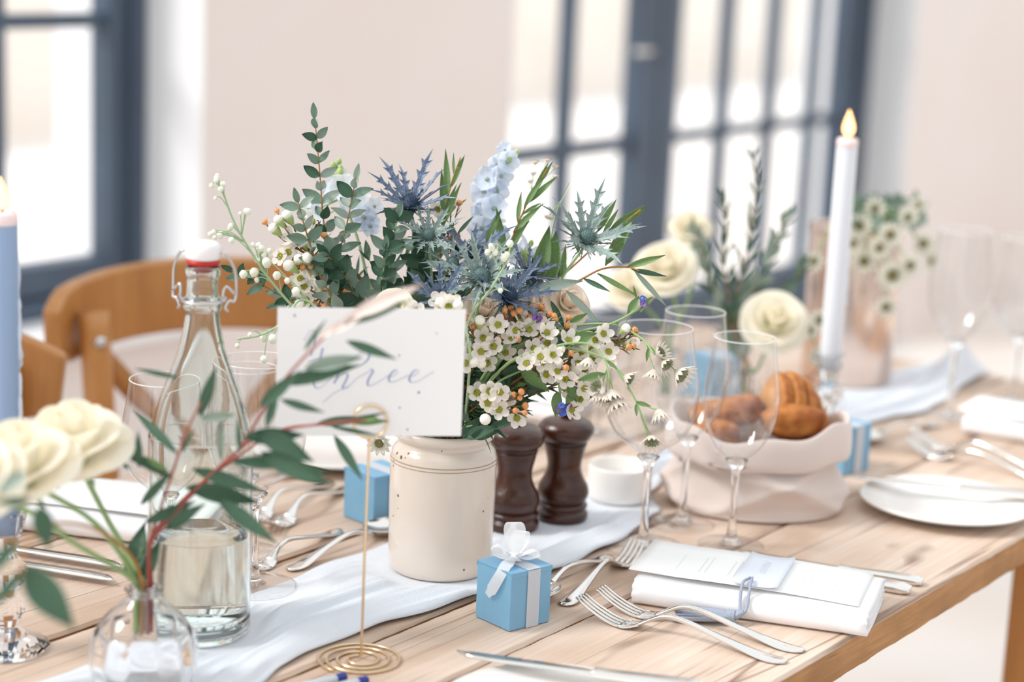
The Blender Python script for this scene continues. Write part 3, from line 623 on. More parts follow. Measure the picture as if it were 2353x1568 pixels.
FLAT.append((1.288, 1.178, .042)); wine_glass((1.288, 1.178), 828, 1.12, 'large clear wine glass behind the card and the bottle', z=RZ, kind='red')
wine_glass((1.364, 1.258), 846, .86, 'slim clear wine glass beside the swing top bottle')
wine_glass((2.39, .976), 530, 1.02, 'clear wine glass standing beside the runner end')
wine_glass((2.53, .945), 548, 1.02, 'clear wine glass by the table corner past the runner end')
wine_glass((1.98, 1.258), 720, 1.0, 'clear wine glass across the runner behind the pepper mills')

# ---- swing top bottle
def bottle():
    b = V((1.1705, 1.1327, RZ)); FLAT.append((b.x, b.y, .045)); t = thing('swing_top_bottle', 'clear swing top bottle of water with white stopper and red seal', 'bottle', b, math.radians(28))
    H = hgt(b, 562); k = H/.315; R_ = .0435
    o_ = [(0, .006), (.030, .004), (.036, 0), (.041, .001), (R_, .008), (R_, .02), (R_, .15), (.0425, .165), (.0370, .186), (.0275, .210), (.0195, .232), (.0155, .250), (.0142, .262), (.0158, .265), (.0158, .271), (.0138, .274), (.0130, .288), (.0134, .290), (.0142, .292), (.0142, .298)]
    out = [(q.x, q.y*k) for q in catm([V((r, z, 0)) for r, z in o_[1:]], 3)]; out = [(0, .006*k)] + [(max(r, .001), max(z, 0)) for r, z in out]
    inn = [(max(r - .0028, .0), z + (.006 if z < .012 else 0)) for r, z in out[8:]]
    mb = MB().lathe(out + [(.0128, .2992*k)] + list(reversed(inn)) + [(0, inn[0][1])], 48); part('glass_body', mb, M['bglass'], t)
    lvl = .083*k; part('water', MB().lathe([(0, .0125), (.036, .0125), (R_ - .0031, .02), (R_ - .0031, lvl - .001), (R_ - .0036, lvl), (0, lvl)], 48), M['water'], t)
    zt = .300*k
    st = part('stopper', MB().lathe([(0, zt - .006), (.008, zt - .006), (.0095, zt + .0035), (.0136, zt + .004), (.0146, zt + .006), (.0148, zt + .012), (.0140, zt + .0165), (.0100, zt + .0185), (0, zt + .0188)], 36), M['cap'], t)
    part('rubber_seal', MB().lathe([(.006, zt - .007), (.0085, zt - .006), (.0125, zt - .0005), (.0140, zt + .0012), (.0136, zt + .0034), (.008, zt + .0036)], 32), M['red'], t)
    zc = .271*k; q = MB(); q.tube([(.0168*math.cos(a), .0168*math.sin(a), zc) for a in [2*math.pi*i/28 for i in range(28)]], .0013, 6, closed=True); part('wire_collar', q, M['wire'], t)
    for s in (-1, 1):
        q = MB(); p = [V((0, s*.0140, zt + .010)), V((0, s*.0190, zt + .009)), V((.004, s*.0255, zt - .004)), V((.006, s*.0268, zt - .020)), V((.004, s*.0262, zt - .030)), V((0, s*.0225, zc + .001)), V((-.001, s*.0195, zc - .005)), V((.001, s*.0215, zc - .008))]
        q.tube(catm(p, 5), .0013, 6); part('bail_arm', q, M['wire'], t)
        q = MB(); p = [V((.003, s*.0262, zt - .024)), V((0, s*.0195, zt - .018)), V((-.003, s*.0180, zt - .026)), V((0, s*.0200, zc + .003)), V((0, s*.0172, zc))]
        q.tube(catm(p, 5), .0012, 6); part('bail_lever', q, M['wire'], t)
    return t
bottle()

# ---- stoneware jar
JB = V((1.447, 1.086, RZ)); FLAT.append((JB.x, JB.y, .056)); JH = hgt(JB - FW*.042, 1008); JR = .0502
jar = thing('stoneware_jar', 'cream salt glazed stoneware jar holding the flower arrangement', 'jar', JB)
pr = [(.0, .004), (.030, .003), (.040, 0), (.0455, .001), (.0482, .006), (.0492, .016), (.0497, .04), (JR, .075), (JR*.997, JH*.735), (JR*.995, JH*.79), (JR*.97, JH*.845), (JR*.88, JH*.885), (.0425, JH*.905), (.0430, JH*.925), (.0465, JH*.945), (.0475, JH*.965), (.0470, JH*.99), (.0445, JH), (.0415, JH*.993), (.0400, JH*.96), (.0385, JH*.90), (.046, JH*.82), (.046, .012), (0, .011)]
prs = [(max(q.x, 0), max(q.y, 0)) for q in catm([V((r, z, 0)) for r, z in pr], 3)]
part('body', MB().lathe(prs, 64), M['stone'], jar)
RINGM = mat('incised_clay', 'b39d86', .6)
for zz in (.80, .776):
    part('incised_ring', MB().tube([(( JR*.9965)*math.cos(a), JR*.9965*math.sin(a), JH*zz) for a in [2*math.pi*i/64 for i in range(64)]], .00045, 5, closed=True), RINGM, jar)

# ---- mills
def mill(base, top_py, label, knob):
    b = V((base[0], base[1], RZ)); FLAT.append((b.x, b.y, .03)); H = hgt(b, top_py); t = thing('pepper_mill', label, 'mill', b); k = 1.0
    bd = [(0, 0), (.0255, 0), (.027, .03), (.0268, .075), (.0245, .095), (.0238, .11), (.0255, .125), (.0262, .150), (.0245, .168), (.0225, .178), (.0240, .190), (.0262, .235), (.0268, .285), (.0250, .345), (.0205, .42), (.0180, .50), (.0182, .57), (.0205, .66), (.0218, .715), (.0218, .742), (.012, .745), (0, .745)]
    pr_ = catm([V((r, z*H, 0)) for r, z in bd[1:]], 3); part('body', MB().lathe([(0, 0)] + [(q.x, q.y) for q in pr_] , 40), M['mill'], t)
    cp = [(.008, .748), (.0215, .748), (.0228, .762), (.0226, .772), (.0262, .80), (.0290, .855), (.0286, .905), (.0240, .955), (.0150, .985), (.006, .997), (0, 1.0)]
    pr_ = catm([V((r, z*H, 0)) for r, z in cp], 3); part('cap', MB().lathe([(0, .748*H)] + [(max(q.x, 0), q.y) for q in pr_], 40), M['mill'], t)
    part('knob', MB().lathe([(.004, H - .001), (.0065, H + .001), (.007, H + .004), (.005, H + .007), (0, H + .008)], 20), M['mill' if knob else 'steel'], t); return t
mill((1.598, 1.109), 972, 'squat dark walnut pepper mill next to the stoneware jar', True)
mill((1.660, 1.090), 956, 'dark walnut salt mill behind the other mill, beside the white votive cup', True)

# ---- white votive cup
b = V((1.764, 1.086, RZ)); FLAT.append((b.x, b.y, .036)); hv = hgt(b - FW*.034, 1086)
o = part('votive_cup', MB().lathe([(0, 0), (.030, 0), (.0335, .003), (.0345, .01), (.0345, hv - .002), (.0335, hv), (.0322, hv - .002), (.0318, .008), (0, .007)], 48), M['white'], None); o.location = b; tag(o, 'plain white ceramic votive cup beside the dark mills', 'cup')

# ---- gift boxes
def gift(c, rz, s, h, label, bow=True, z=TZ):
    t = thing('gift_box', label, 'gift box', (c[0], c[1], z), rz)
    part('box', MB().box((0, 0, (h - .0005)/2), (s*.982, s*.982, h - .0005)), M['gift'], t, False, bevel=.0006)
    mb = MB().box((0, 0, h), (s, s, .0012)).box((0, -s/2 + .0004, h - .002), (s, .0006, .004)).box((0, s/2 - .0004, h - .002), (s, .0006, .004))
    part('lid', mb, M['gift'], t, False)
    rw = s*.30; e = s/2 + .0006
    for sg in (-1, 1):
        part('ribbon_band', MB().box((0.002, sg*e, h/2), (rw, .0004, h)), M['ribbon2'], t, False)
    part('ribbon_band', MB().box((0.002, 0, h + .0011), (rw, s + .0016, .0004)), M['ribbon2'], t, False)
    if bow:
        bw = part('bow', MB().ball((0, 0, h + .0055), .0052, 10, .8), M['ribbon'], t)
        for a, hh, ln, wd in ((1.05, .030, .012, .020), (.55, .020, .020, .018), (3.9, .010, .014, .016), (-.6, .008, .016, .013), (2.5, .012, .016, .014)):
            d = V((math.cos(a), math.sin(a), 0)); side = V((-math.sin(a), math.cos(a), 0)); p = [V((0, 0, h + .004)), V(d*ln*.45) + V((0, 0, h + .004 + hh*.65)), V(d*ln) + V((0, 0, h + .004 + hh)), V(d*ln*1.35) + V((0, 0, h + .004 + hh*.62)), V(d*ln*.75) + V((0, 0, h + .004 + hh*.12)), V((0, 0, h + .005))]
            part('bow_loop', MB().strip(catm(p, 5), [wd*(.14 + .86*abs(math.sin(2*math.pi*i/25))) for i in range(26)], side), M['ribbon'], t)
        for pts in ([V((0, 0, h + .005)), V((-.010, -.006, h + .006)), V((-.020, -.010, h + .003)), V((-.0255, -.010, h - .004)), V((-.0268, -.002, h - .018)), V((-.0272, .004, h - .026))], [V((0, 0, h + .005)), V((.012, .008, h + .006)), V((.028, .012, h + .002)), V((.040, .012, h - .004))]):
            part('bow_tail', MB().strip(catm(pts, 5), [(.004 + .0075*min(1, i/8))*(1 if i < len(pts)*5 - 8 else .55 + .06*(len(pts)*5 - 5 - i)) for i in range(len(pts)*5 - 4)], V((.25, 1, .35)) if pts[1].x > 0 else V((.1, -.95, -.2))), M['ribbon'], t)
    return t
GS = .0475
gb = tp(1170, 1453); ga = math.radians(-14); gc = V((gb.x, gb.y, 0)) + Matrix.Rotation(ga, 3, 'Z') @ V((GS/2, GS/2, 0))
gift(gc, ga, GS, hgt(gb, 1322), 'light blue gift box tied with a white organza bow beside the jar')
gift((1.535, 1.235), math.radians(-12), .050, .052, 'light blue gift box standing behind the stoneware jar', False)
gift((2.057, .9695), math.radians(-10), .05, .055, 'light blue gift box half hidden behind the bread bag', False)
gift((2.27, 1.262), math.radians(-20), .056, .055, 'light blue gift box behind the bud vase of eucalyptus', False)

# ---- bread bag and bread
bc = V((1.862, .974, TZ)); BR = .098; BROT = Matrix.Rotation(math.radians(-55), 4, 'Z') @ Matrix.Diagonal((.99, .86, 1.1, 1))
bag = thing('bread_bag', 'natural linen bread bag with a turned down rim full of bread', 'bread bag', bc)
def bagr(a, z):
    def fold(u): return (1 - abs(math.sin(u)))**2
    k = min(1, z/.012)
    return 1 + k*(.10*fold(a*1.5 + z*38 + .6) + .085*fold(a*2.0 - z*52 + 1.4) + .07*fold(a*1.0 + z*70 + 2.0) + .010*math.sin(7*a + 60*z) - .115)
hb = .082
pr = [(0, .001), (.085, .001), (.096, .004), (.1015, .016), (.0985, .032), (.0955, .045), (.0975, .056), (.0955, .066), (.0950, .074)]
prs = [(max(q.x, 0), max(q.y, .001)) for q in catm([V((r, z, 0)) for r, z in pr], 4)]
part('sack', MB().lathe(prs, 160, wob=bagr, mat=BROT), M['bag'], bag, solid=.0015)
def rimw(a, z): return 1 + .012*math.sin(2*a + .5) + .008*math.sin(6*a + 2) + .005*math.sin(11*a)
cu = MB(); cpr = [(.0985, .052), (.1005, .058), (.1000, .070), (.0985, .080), (.0950, .0865), (.0915, .083), (.0905, .072), (.089, .05)]
cps = [(q.x, q.y) for q in catm([V((r, z, 0)) for r, z in cpr], 3)]
cu.lathe(cps, 96, wob=rimw)
for i, q in enumerate(cu.v):
    a = math.atan2(q.y, q.x); q.z += (.007*math.sin(2*a + 2.2) + .003*math.sin(7*a))*(1 if q.z > .06 else .4)
cu.v = [BROT @ q for q in cu.v]; part('cuff', cu, M['bag'], bag, solid=.0012)
def loaf(name, c, rad, sq, d, label, mt='bread', slices=0):
    mb = MB(); mb.ball((0, 0, 0), 1, 28, (1, 1, 1)); R_ = random.Random(int(abs(c[0])*7919)); p1, p2, p3 = (R_.uniform(0, 6) for _ in range(3))
    for i, q in enumerate(mb.v):
        k = 1 + .05*math.sin(4*q.x + p1) + .05*math.sin(6*q.z + p2) + .04*math.sin(9*q.y + p3 + q.x*3)
        mb.v[i] = V((math.copysign(abs(q.x)**.8, q.x)*rad*sq[0], q.y*rad*sq[1], q.z*rad*sq[2]))*k
    o = part(name, mb, M[mt], None); o.matrix_local = Matrix.Translation(c) @ frame(d); return tag(o, label, 'bread', 'bread in the linen bag')
def slice_(c, w_, h_, th, M_, label):
    n = 24; sh = []
    for i in range(n):
        a = 2*math.pi*i/n; x = math.cos(a); y = math.sin(a); sh.append((w_/2*math.copysign(abs(x)**.75, x)*(1 + .03*math.sin(3*a)), h_/2*math.copysign(abs(y)**.8, y)))
    t = thing('bread_slice', label, 'bread', (0, 0, 0), 0, 'bread in the linen bag'); t.matrix_local = Matrix.Translation(c) @ M_
    mb = MB(); vs_ = [V((x, y, s*th/2)) for s in (-1, 1) for x, y in sh]; mb.add(vs_, [(i, (i+1) % n, n + (i+1) % n, n + i) for i in range(n)]); mb.f += [tuple(range(n-1, -1, -1)), tuple(range(n, 2*n))]
    part('crust', mb, M['bread'], t, True, bevel=.002)
    q = MB(); vs_ = [V((x*.92, y*.92, s*(th/2 + .0006))) for s in (-1, 1) for x, y in sh]; q.add(vs_, [(i, (i+1) % n, n + (i+1) % n, n + i) for i in range(n)]); q.f += [tuple(range(n-1, -1, -1)), tuple(range(n, 2*n))]
    part('crumb', q, M['crumb'], t, True); return t
def inbag(u, v, z): return bc + RT*u + FW*v + V((0, 0, z))          # right, away, up from the middle of the bag
sn = (-RT*.88 - FW*.30 + V((0, 0, .30))).normalized()                 # the slices lean together, faces this way
for k, (wd_, ht_) in enumerate(((.060, .056), (.070, .066), (.070, .068), (.064, .060), (.050, .048))):
    slice_(inbag(.017, .010, .112) - sn*(.0124*k) + V((0, 0, -.0012*k*k)), wd_, ht_, .0108, framez(sn), ('pale faced bread slice at the open end of the leaning row', 'second bread slice behind the pale faced one', 'middle bread slice of the leaning row', 'fourth bread slice of the leaning row, dark crusted', 'last crusty bread slice of the row by the bag rim')[k])
loaf('bread_roll', inbag(.030, -.040, .104), .029, (1.2, .64, .60), RT + V((0, 0, .05)), 'rough crusted bread piece in front of the leaning slices')
loaf('bread_roll', inbag(-.036, .014, .095), .032, (1.25, .72, .55), RT + V((0, 0, .22)), 'long smooth brown crust seen through the wine glass')
loaf('bread_roll', inbag(-.048, -.030, .082), .024, (1.05, .80, .66), RT - V((0, 0, .15)), 'small bread end at the votive side of the bag')
loaf('bread_roll', inbag(-.024, 0, .032), .042, (1.05, 1.0, .66), RT, 'bread lying deep in the linen bag under the slices')

# ---- candles
def flame(t, c, h, lean):
    pr_ = [(0, 0), (.22, .06), (.34, .2), (.36, .34), (.28, .55), (.14, .8), (.04, .95), (0, 1)]; mb = MB().lathe([(r*h*.62, z*h) for r, z in [(q.x, q.y) for q in catm([V((a, b_, 0)) for a, b_ in pr_], 3)] if r >= 0], 16)
    for q in mb.v: q += V((lean*(q.z/h)**1.5, 0, 0)) ; 
    mb.v = [q + V(c) for q in mb.v]; return part('flame', mb, M['flame'], t)
def candle(base, z0, top_py, r0, r1, mt, label, drips, flh, waxglow=True):
    b = V((base[0], base[1], z0)); H = hgt(b, top_py); t = thing('taper_candle', label, 'candle', b)
    w_ = part('wax', MB().lathe([(0, 0), (r0*.8, 0), (r0, .012), (r0*1.0, H*.3), (r1, H - .008), (r1*.98, H - .002), (r1*.8, H), (r1*.55, H - .003), (0, H - .004)], 36), M[mt], t)
    part('melted_top', MB().lathe([(0, H - .0036), (r1*.5, H - .0028), (r1*.82, H + .0004), (r1*1.01, H - .002), (r1*1.02, H - .010), (r1*.9, H - .012)], 32), M['waxglow'], t)  # pink of the melted wax is the flame's glow put into its colour
    part('wick', MB().tube([(0, 0, H - .005), (0.0006, 0, H + .002), (.0015, 0, H + .007)], .0009, 6), M['wick'], t)
    flame(t, (0.0005, 0, H + .002), flh, -.0015)
    if drips:
        R_ = random.Random(4)
        for k in range(drips):
            a = -.6 + R_.uniform(-.45, .45); zt = H*R_.uniform(.45, .98); ln = R_.uniform(.03, .09); q = MB(); rr = lerp(r0, r1, zt/H)
            pts = [V((rr*math.cos(a + .05*math.sin(j)), rr*math.sin(a + .05*math.sin(j)), zt - ln*j/8)) for j in range(9)]
            q.tube(pts, [.0015 + .0016*(j/8)**2 + .0008*math.sin(j*1.7) for j in range(9)], 7); q.ball(pts[-1], .0036, 8); part('wax_drip', q, M['drip'], t)
    return t
def candlestick(base, z0, h, label):
    b = V((base[0], base[1], z0)); t = thing('glass_candlestick', label, 'candlestick', b)
    pr_ = [(0, 0), (.034, 0), (.036, .003), (.033, .006), (.018, .012), (.010, .020), (.013, .028), (.016, .034), (.013, .040), (.0085, .046), (.012, .054), (.0185, .064), (.0185, .070), (.012, .078), (.0095, .084), (.013, h - .020), (.0165, h - .008), (.018, h), (.0140, h), (.0130, h - .018), (0, h - .018)]
    n = 16; part('cut_glass_stem', MB().lathe(pr_, n), M['glass'], t, False); return t
cl = (1.040, 1.2255); HL = .118
candlestick(cl, TZ, HL, 'cut glass candlestick under the blue candle behind the roses'); candle(cl, TZ + HL - .0175, 486, .0128, .0122, 'bcandle', 'lit dusty blue taper candle with pale wax drips', 12, .026)
cr_ = (2.122, 1.022); HR = .115; FLAT.append((*cr_, .038))
candlestick(cr_, RZ, HR, 'glass candlestick behind the bread slices'); candle(cr_, RZ + HR - .0175, 318, .0128, .0122, 'gcandle', 'lit pale grey taper candle before the dark door frame', 3, .032)

# ---- gold card stand and card
hb_ = tp(828, 1515, TZ + .0012)
stand = thing('card_stand', 'gold wire card stand with a spiral base', 'card stand', V((hb_.x, hb_.y, TZ)))
ring_c = pd(850, 968, depth(hb_) - .045)
sp_ = []
for i in range(0, 190):
    a = 2*math.pi*i/56 + .8; r = .0085 + .0265*min(1, i/168); sp_.append(hb_ + V((r*math.cos(a), r*math.sin(a), .0)))
rise = [hb_ + V((0, 0, .0)) , hb_ + V((0, 0, .002))]
part('spiral_base', MB().tube(sp_, .00125, 6), M['gold'], stand, True, V((hb_.x, hb_.y, TZ)))
p0 = sp_[0]; zt = ring_c - V((0, 0, .0138)); st_ = [p0, hb_ + V((.002, .001, .004)), hb_ + V((.001, 0, .012)), lerp(hb_, zt, .5), lerp(hb_, zt, .9), zt]
part('upright', MB().tube(catm(st_, 6), .00115, 6), M['gold'], stand, True, V((hb_.x, hb_.y, TZ)))
cyw = math.radians(-55 + 10); cxd = V((math.cos(cyw), math.sin(cyw), 0)); cnd = V((math.sin(cyw), -math.cos(cyw), 0))   # card along cxd, facing cnd
if cnd.dot(FW) > 0: cnd = -cnd
for off in (-.0022, .0022):
    part('holding_ring', MB().tube([ring_c + cnd*off + cxd*.0138*math.cos(a) + V((0, 0, .0138*math.sin(a))) for a in [2*math.pi*i/40 for i in range(40)]], .0011, 6, closed=True), M['gold'], stand, True, V((hb_.x, hb_.y, TZ)))
dcard = depth(ring_c)
def on_card(px, py):
    d = ray(px, py); n_ = cnd; return CAM + d*((ring_c - CAM).dot(n_)/d.dot(n_))
cl_ = on_card(635, 855); crt = on_card(1065, 857); cw = (crt - cl_).dot(cxd); cmid = (cl_ + crt)/2; ch = hgt(V((cmid.x, cmid.y, on_card(850, 1002).z)), 709)
cz0 = on_card(850, 1002).z; cc = V((cmid.x, cmid.y, cz0 + ch/2))
card = thing('table_number_card', 'white card reading three in blue grey calligraphy on the gold stand', 'card', V((cmid.x, cmid.y, cz0)))
part('card', MB().box(cc, (cw, .0009, ch), 0, frame(cxd, V((0, 0, 1)))), M['paper'], card, False, V((cmid.x, cmid.y, cz0)))
def pen(pts, wmax, n=5):
    q = MB(); P = [on_card(*p_) + cnd*.0007 for p_ in pts]; P = catm(P, n); N = len(P); wd = []
    for i in range(N):
        d_ = P[min(i+1, N-1)] - P[max(i-1, 0)]; dn = -d_.z/max(d_.length, 1e-9); wd.append(.0003 + wmax*max(0, dn)**1.5)
    sd = []
    for i in range(N):
        d_ = (P[min(i+1, N-1)] - P[max(i-1, 0)]).normalized(); sd.append(d_.cross(cnd))
    q.strip(P, wd, sd, .0002); return part('lettering', q, M['ink'], card, False, V((cmid.x, cmid.y, cz0)))
pen([(702, 776), (712, 761), (722, 760), (727, 768), (722, 790), (714, 818)], .0006)                # lead-in swash of the t
pen([(742, 800), (735, 825), (727, 852), (721, 875), (723, 888), (733, 892), (747, 882), (764, 866), (786, 836), (812, 820), (835, 808), (846, 806), (849, 812)], .0011)   # t
pen([(706, 832), (740, 822), (790, 824), (826, 824)], .0003)                                       # crossbar
pen([(849, 812), (845, 826), (828, 840), (805, 842), (786, 845), (776, 865), (767, 881)], .0013); pen([(767, 881), (780, 866), (793, 858), (799, 862), (794, 876), (787, 889), (791, 893), (801, 888), (822, 868), (848, 854)], .0012)   # h
pen([(848, 854), (852, 848), (857, 853), (852, 862), (845, 876), (846, 886), (855, 885), (872, 876), (893, 862)], .0012)         # r
pen([(893, 868), (906, 862), (913, 854), (908, 850), (899, 858), (893, 871), (898, 878), (912, 875), (938, 862)], .0012)     # e
pen([(938, 868), (953, 862), (962, 853), (956, 850), (946, 858), (940, 871), (946, 879), (963, 875), (980, 864), (997, 854)], .0012)
pen([(742, 925), (765, 905), (786, 894), (800, 888)], .0004)                                       # loop of the h below the line
for (x, y, r) in ((962, 902, .0011), (918, 937, .0008), (677, 725, .0010), (823, 797, .0010), (917, 817, .0008), (1003, 766, .0006), (936, 987, .0008), (700, 780, .0006)):
    p_ = on_card(x, y) + cnd*.0006; part('ink_speck', MB().lathe([(0, .0002), (r, .0001), (r, 0)], 10, p_, framez(cnd)), M['fleck'], card, False, V((cmid.x, cmid.y, cz0)))
# ---- two pens at the near edge
for e_, lb in ((tp(795, 1555, TZ + .004), 'clear pen with a navy end cap lying by the gold spiral'), (tp(845, 1563, TZ + .004), 'clear pen with a navy cap lying by the side plate')):
    t = thing('pen', lb, 'pen', e_); d = V((-.80, .25, 0)).normalized()
    part('barrel', MB().tube([d*.0095, d*.07, d*.115, d*.122], [.0036, .0036, .0030, .001], 12), M['penw'], t); part('cap', MB().tube([d*0, d*.001, d*.0095, d*.010], [.0028, .0038, .0038, .003], 12), M['navy'], t)
# ------------------------------------------------------------------ plant pieces (unit meshes, shared)
def leaf_mb(wd, bend=.12, cup=.10, n=9, peak=.42, sharp=1.0, fold=.0):
    """unit leaf from the origin along +X, 5 vertices across"""
    mb = MB()
    def fn(a, b):
        v = -1 + 2*b; t_ = a
        w_ = wd*(math.sin(math.pi*min(1, t_**(math.log(.5)/math.log(peak)))))**sharp if 0 < t_ < 1 else .004
        return V((a, v*w_/2, bend*a*a*-1 + cup*wd*v*v + fold*abs(v)*wd))
    mb.grid(fn, n, 5); return mb
def leafset(name, mt, wd, bends, **k): return [(lambda me: (me.materials.append(M[mt]), me)[1])(mesh(name, leaf_mb(wd, b, **k))) for b in bends]
LEAF = {
    'euc': leafset('oval_leaf', 'euc', .52, (.05, .18, -.08), cup=.2, sharp=.8), 'eucd': leafset('oval_leaf', 'eucd', .56, (.05, .15), cup=.2, sharp=.75), 'eucl': leafset('oval_leaf', 'eucl', .46, (.05, .2), cup=.2, sharp=.85),
    'willow': leafset('long_leaf', 'willow', .17, (.04, .14, -.08), cup=.25, n=11), 'willd': leafset('long_leaf', 'willd', .155, (.05, .15, -.1), cup=.2, n=11), 'wills': leafset('long_leaf', 'eucl', .15, (.05, .15), cup=.2, n=11), 'pale': leafset('long_leaf', 'pale', .17, (.05, .12), cup=.2, n=11), 'wide': leafset('wide_leaf', 'willow', .30, (.06, .2), cup=.25, n=11), 'wided': leafset('wide_leaf', 'willd', .26, (.06, .2), cup=.25, n=11),
}
def put(name, me, P, d, ln, parent, base, up=None, roll=0.0, wide=1.0):
    M_ = Matrix.Translation(V(P) - V(base)) @ frame(d, up, roll) @ Matrix.Diagonal((ln, ln*wide, ln, 1)); return link(name, me, None, parent, M_)
def put_leaf(kind, P, d, ln, parent, base, up=None, roll=0.0, wide=1.0):
    return put('leaf', rnd.choice(LEAF[kind]), P, d, ln, parent, base, up, roll, wide)
BACK = -FW + V((0, 0, .35))                    # towards the viewer's side of the table
def pts_px(l, d0, d1=None):
    """picture path -> room path, depth running from d0 to d1"""
    d1 = d0 if d1 is None else d1; n = len(l) - 1
    return [pd(x, y, lerp(d0, d1, i/n)) for i, (x, y) in enumerate(l)]
JT = JB + V((0, 0, JH)); DJ = depth(JT)        # mouth of the jar
SLOTS = [(.0345*math.sqrt((i + .5)/120), i*2.39996) for i in range(120)]
def jar_root(P=None):
    """a free place in the jar's mouth on the side the stem leans to"""
    w_ = V((0, 0, 0))
    if P is not None:
        w_ = V(P) - JT; w_.z = 0; w_ = w_*min(.30, .033/max(w_.length, 1e-6))
    s_ = min(SLOTS, key=lambda q: (V((q[0]*math.cos(q[1]), q[0]*math.sin(q[1]), 0)) - w_).length); SLOTS.remove(s_); o_ = V((s_[0]*math.cos(s_[1]), s_[0]*math.sin(s_[1]), 0))
    return JB + o_ + V((0, 0, JH*.35)), JT + o_ + V((0, 0, -.004))
def stem_to(path, r0=.0016, r1=.0008, root=True):
    P = list(path)
    if root:
        a, b = jar_root(P[-1]); P = [a, b] + P
    C = catm(P, 6); N = len(C); return C, [lerp(r0, r1, i/(N-1)) for i in range(N)]
BQ = 'flower stems standing in the stoneware jar'
def sprig(name, label, path, mt, kind, ln, gap, start, wide=1.0, pair=True, tipsc=.72, cat='foliage', root=True, ang=1.0, jit=.25, group=BQ, r0=.0016):
    """leafy stem: leaves in pairs (or alternate) from start to tip"""
    C, R_ = stem_to(path, r0, .0006, root); base = C[0]; t = thing(name, label, cat, base, 0, group)
    part('stem', MB().tube(C, R_, 6), M[mt], t, True, base)
    L_ = [0.0]
    for a, b in zip(C, C[1:]): L_.append(L_[-1] + (b - a).length)
    s = L_[-1]*start; k = 0
    while s < L_[-1]:
        i = max(j for j in range(len(L_)) if L_[j] <= s); i = min(i, len(C)-2); q = lerp(C[i], C[i+1], (s - L_[i])/max(L_[i+1]-L_[i], 1e-6)); d = (C[i+1] - C[i]).normalized()
        u = (s - L_[-1]*start)/(L_[-1]*(1-start)); l = ln*lerp(1, tipsc, u**1.5)*rnd.uniform(.8, 1.15); az = rnd.uniform(0, .9) + k*1.25
        sd = d.orthogonal().normalized(); sd = Matrix.Rotation(az, 3, d) @ sd
        for sg in ((1, -1) if pair else (1 if k % 2 else -1,)):
            ld = d*math.cos(ang + rnd.uniform(-jit, jit)) + sd*sg*math.sin(ang)
            kd = kind if isinstance(kind, str) else rnd.choice(kind); put_leaf(kd, q, ld, l, t, base, BACK, rnd.uniform(-.6, .6), wide)
        s += gap*lerp(1.15, .6, u); k += 1
    put_leaf(kind if isinstance(kind, str) else kind[0], C[-1] - (C[-1]-C[-2]).normalized()*.002, (C[-1]-C[-2]), ln*tipsc*.9, t, base, BACK, 0, .8); return t
# ---- eucalyptus with small oval leaves
sprig('eucalyptus_sprig', 'tallest small leaved eucalyptus sprig rising above the bouquet', pts_px([(905, 880), (800, 720), (768, 640), (745, 520), (735, 400), (723, 268)], 1.85, 1.82), 'stemo', ('euc', 'eucd', 'eucl'), .0235, .0165, .36)
sprig('eucalyptus_sprig', 'small leaved eucalyptus sprig in front of the white delphinium', pts_px([(900, 880), (790, 700), (772, 620), (796, 520), (818, 410)], 1.83, 1.80), 'stemo', ('eucl', 'euc', 'eucd'), .025, .0145, .36)
sprig('eucalyptus_sprig', 'small leaved eucalyptus sprig beside the cup budded waxflower', pts_px([(900, 880), (760, 680), (715, 570), (684, 462)], 1.80, 1.765), 'stemo', ('euc', 'eucl'), .023, .0145, .40)
sprig('eucalyptus_sprig', 'grey green eucalyptus sprig under the tallest thistle', pts_px([(940, 830), (900, 660), (895, 590), (915, 495)], 1.82, 1.80), 'stemg', ('euc', 'eucl', 'eucd'), .0255, .0135, .36)
sprig('eucalyptus_sprig', 'low eucalyptus sprig with an orange stem reaching towards the bottle', pts_px([(860, 850), (740, 740), (620, 665), (532, 622)], 1.82, 1.78), 'stemo', ('eucd', 'euc'), .020, .017, .46)
sprig('eucalyptus_sprig', 'dark leaved eucalyptus sprig tucked above the card', pts_px([(920, 840), (830, 700), (790, 630), (750, 585)], 1.81, 1.77), 'stemo', ('eucd', 'eucd', 'euc'), .0265, .0125, .36)
sprig('eucalyptus_sprig', 'short eucalyptus sprig standing over the middle of the card', pts_px([(940, 860), (890, 730), (880, 660), (886, 570)], 1.79, 1.77), 'stemg', ('euc', 'eucd'), .0225, .013, .38)
sprig('eucalyptus_sprig', 'deep green eucalyptus sprig at the heart of the bouquet', pts_px([(980, 850), (960, 720), (975, 640), (960, 570)], 1.83, 1.83), 'stemg', ('eucd', 'euc'), .027, .012, .30)
sprig('eucalyptus_sprig', 'eucalyptus sprig between the card and the low orange stem', pts_px([(880, 860), (760, 740), (690, 690), (640, 700)], 1.845, 1.82), 'stemg', ('euc', 'eucl', 'eucd'), .022, .013, .40)
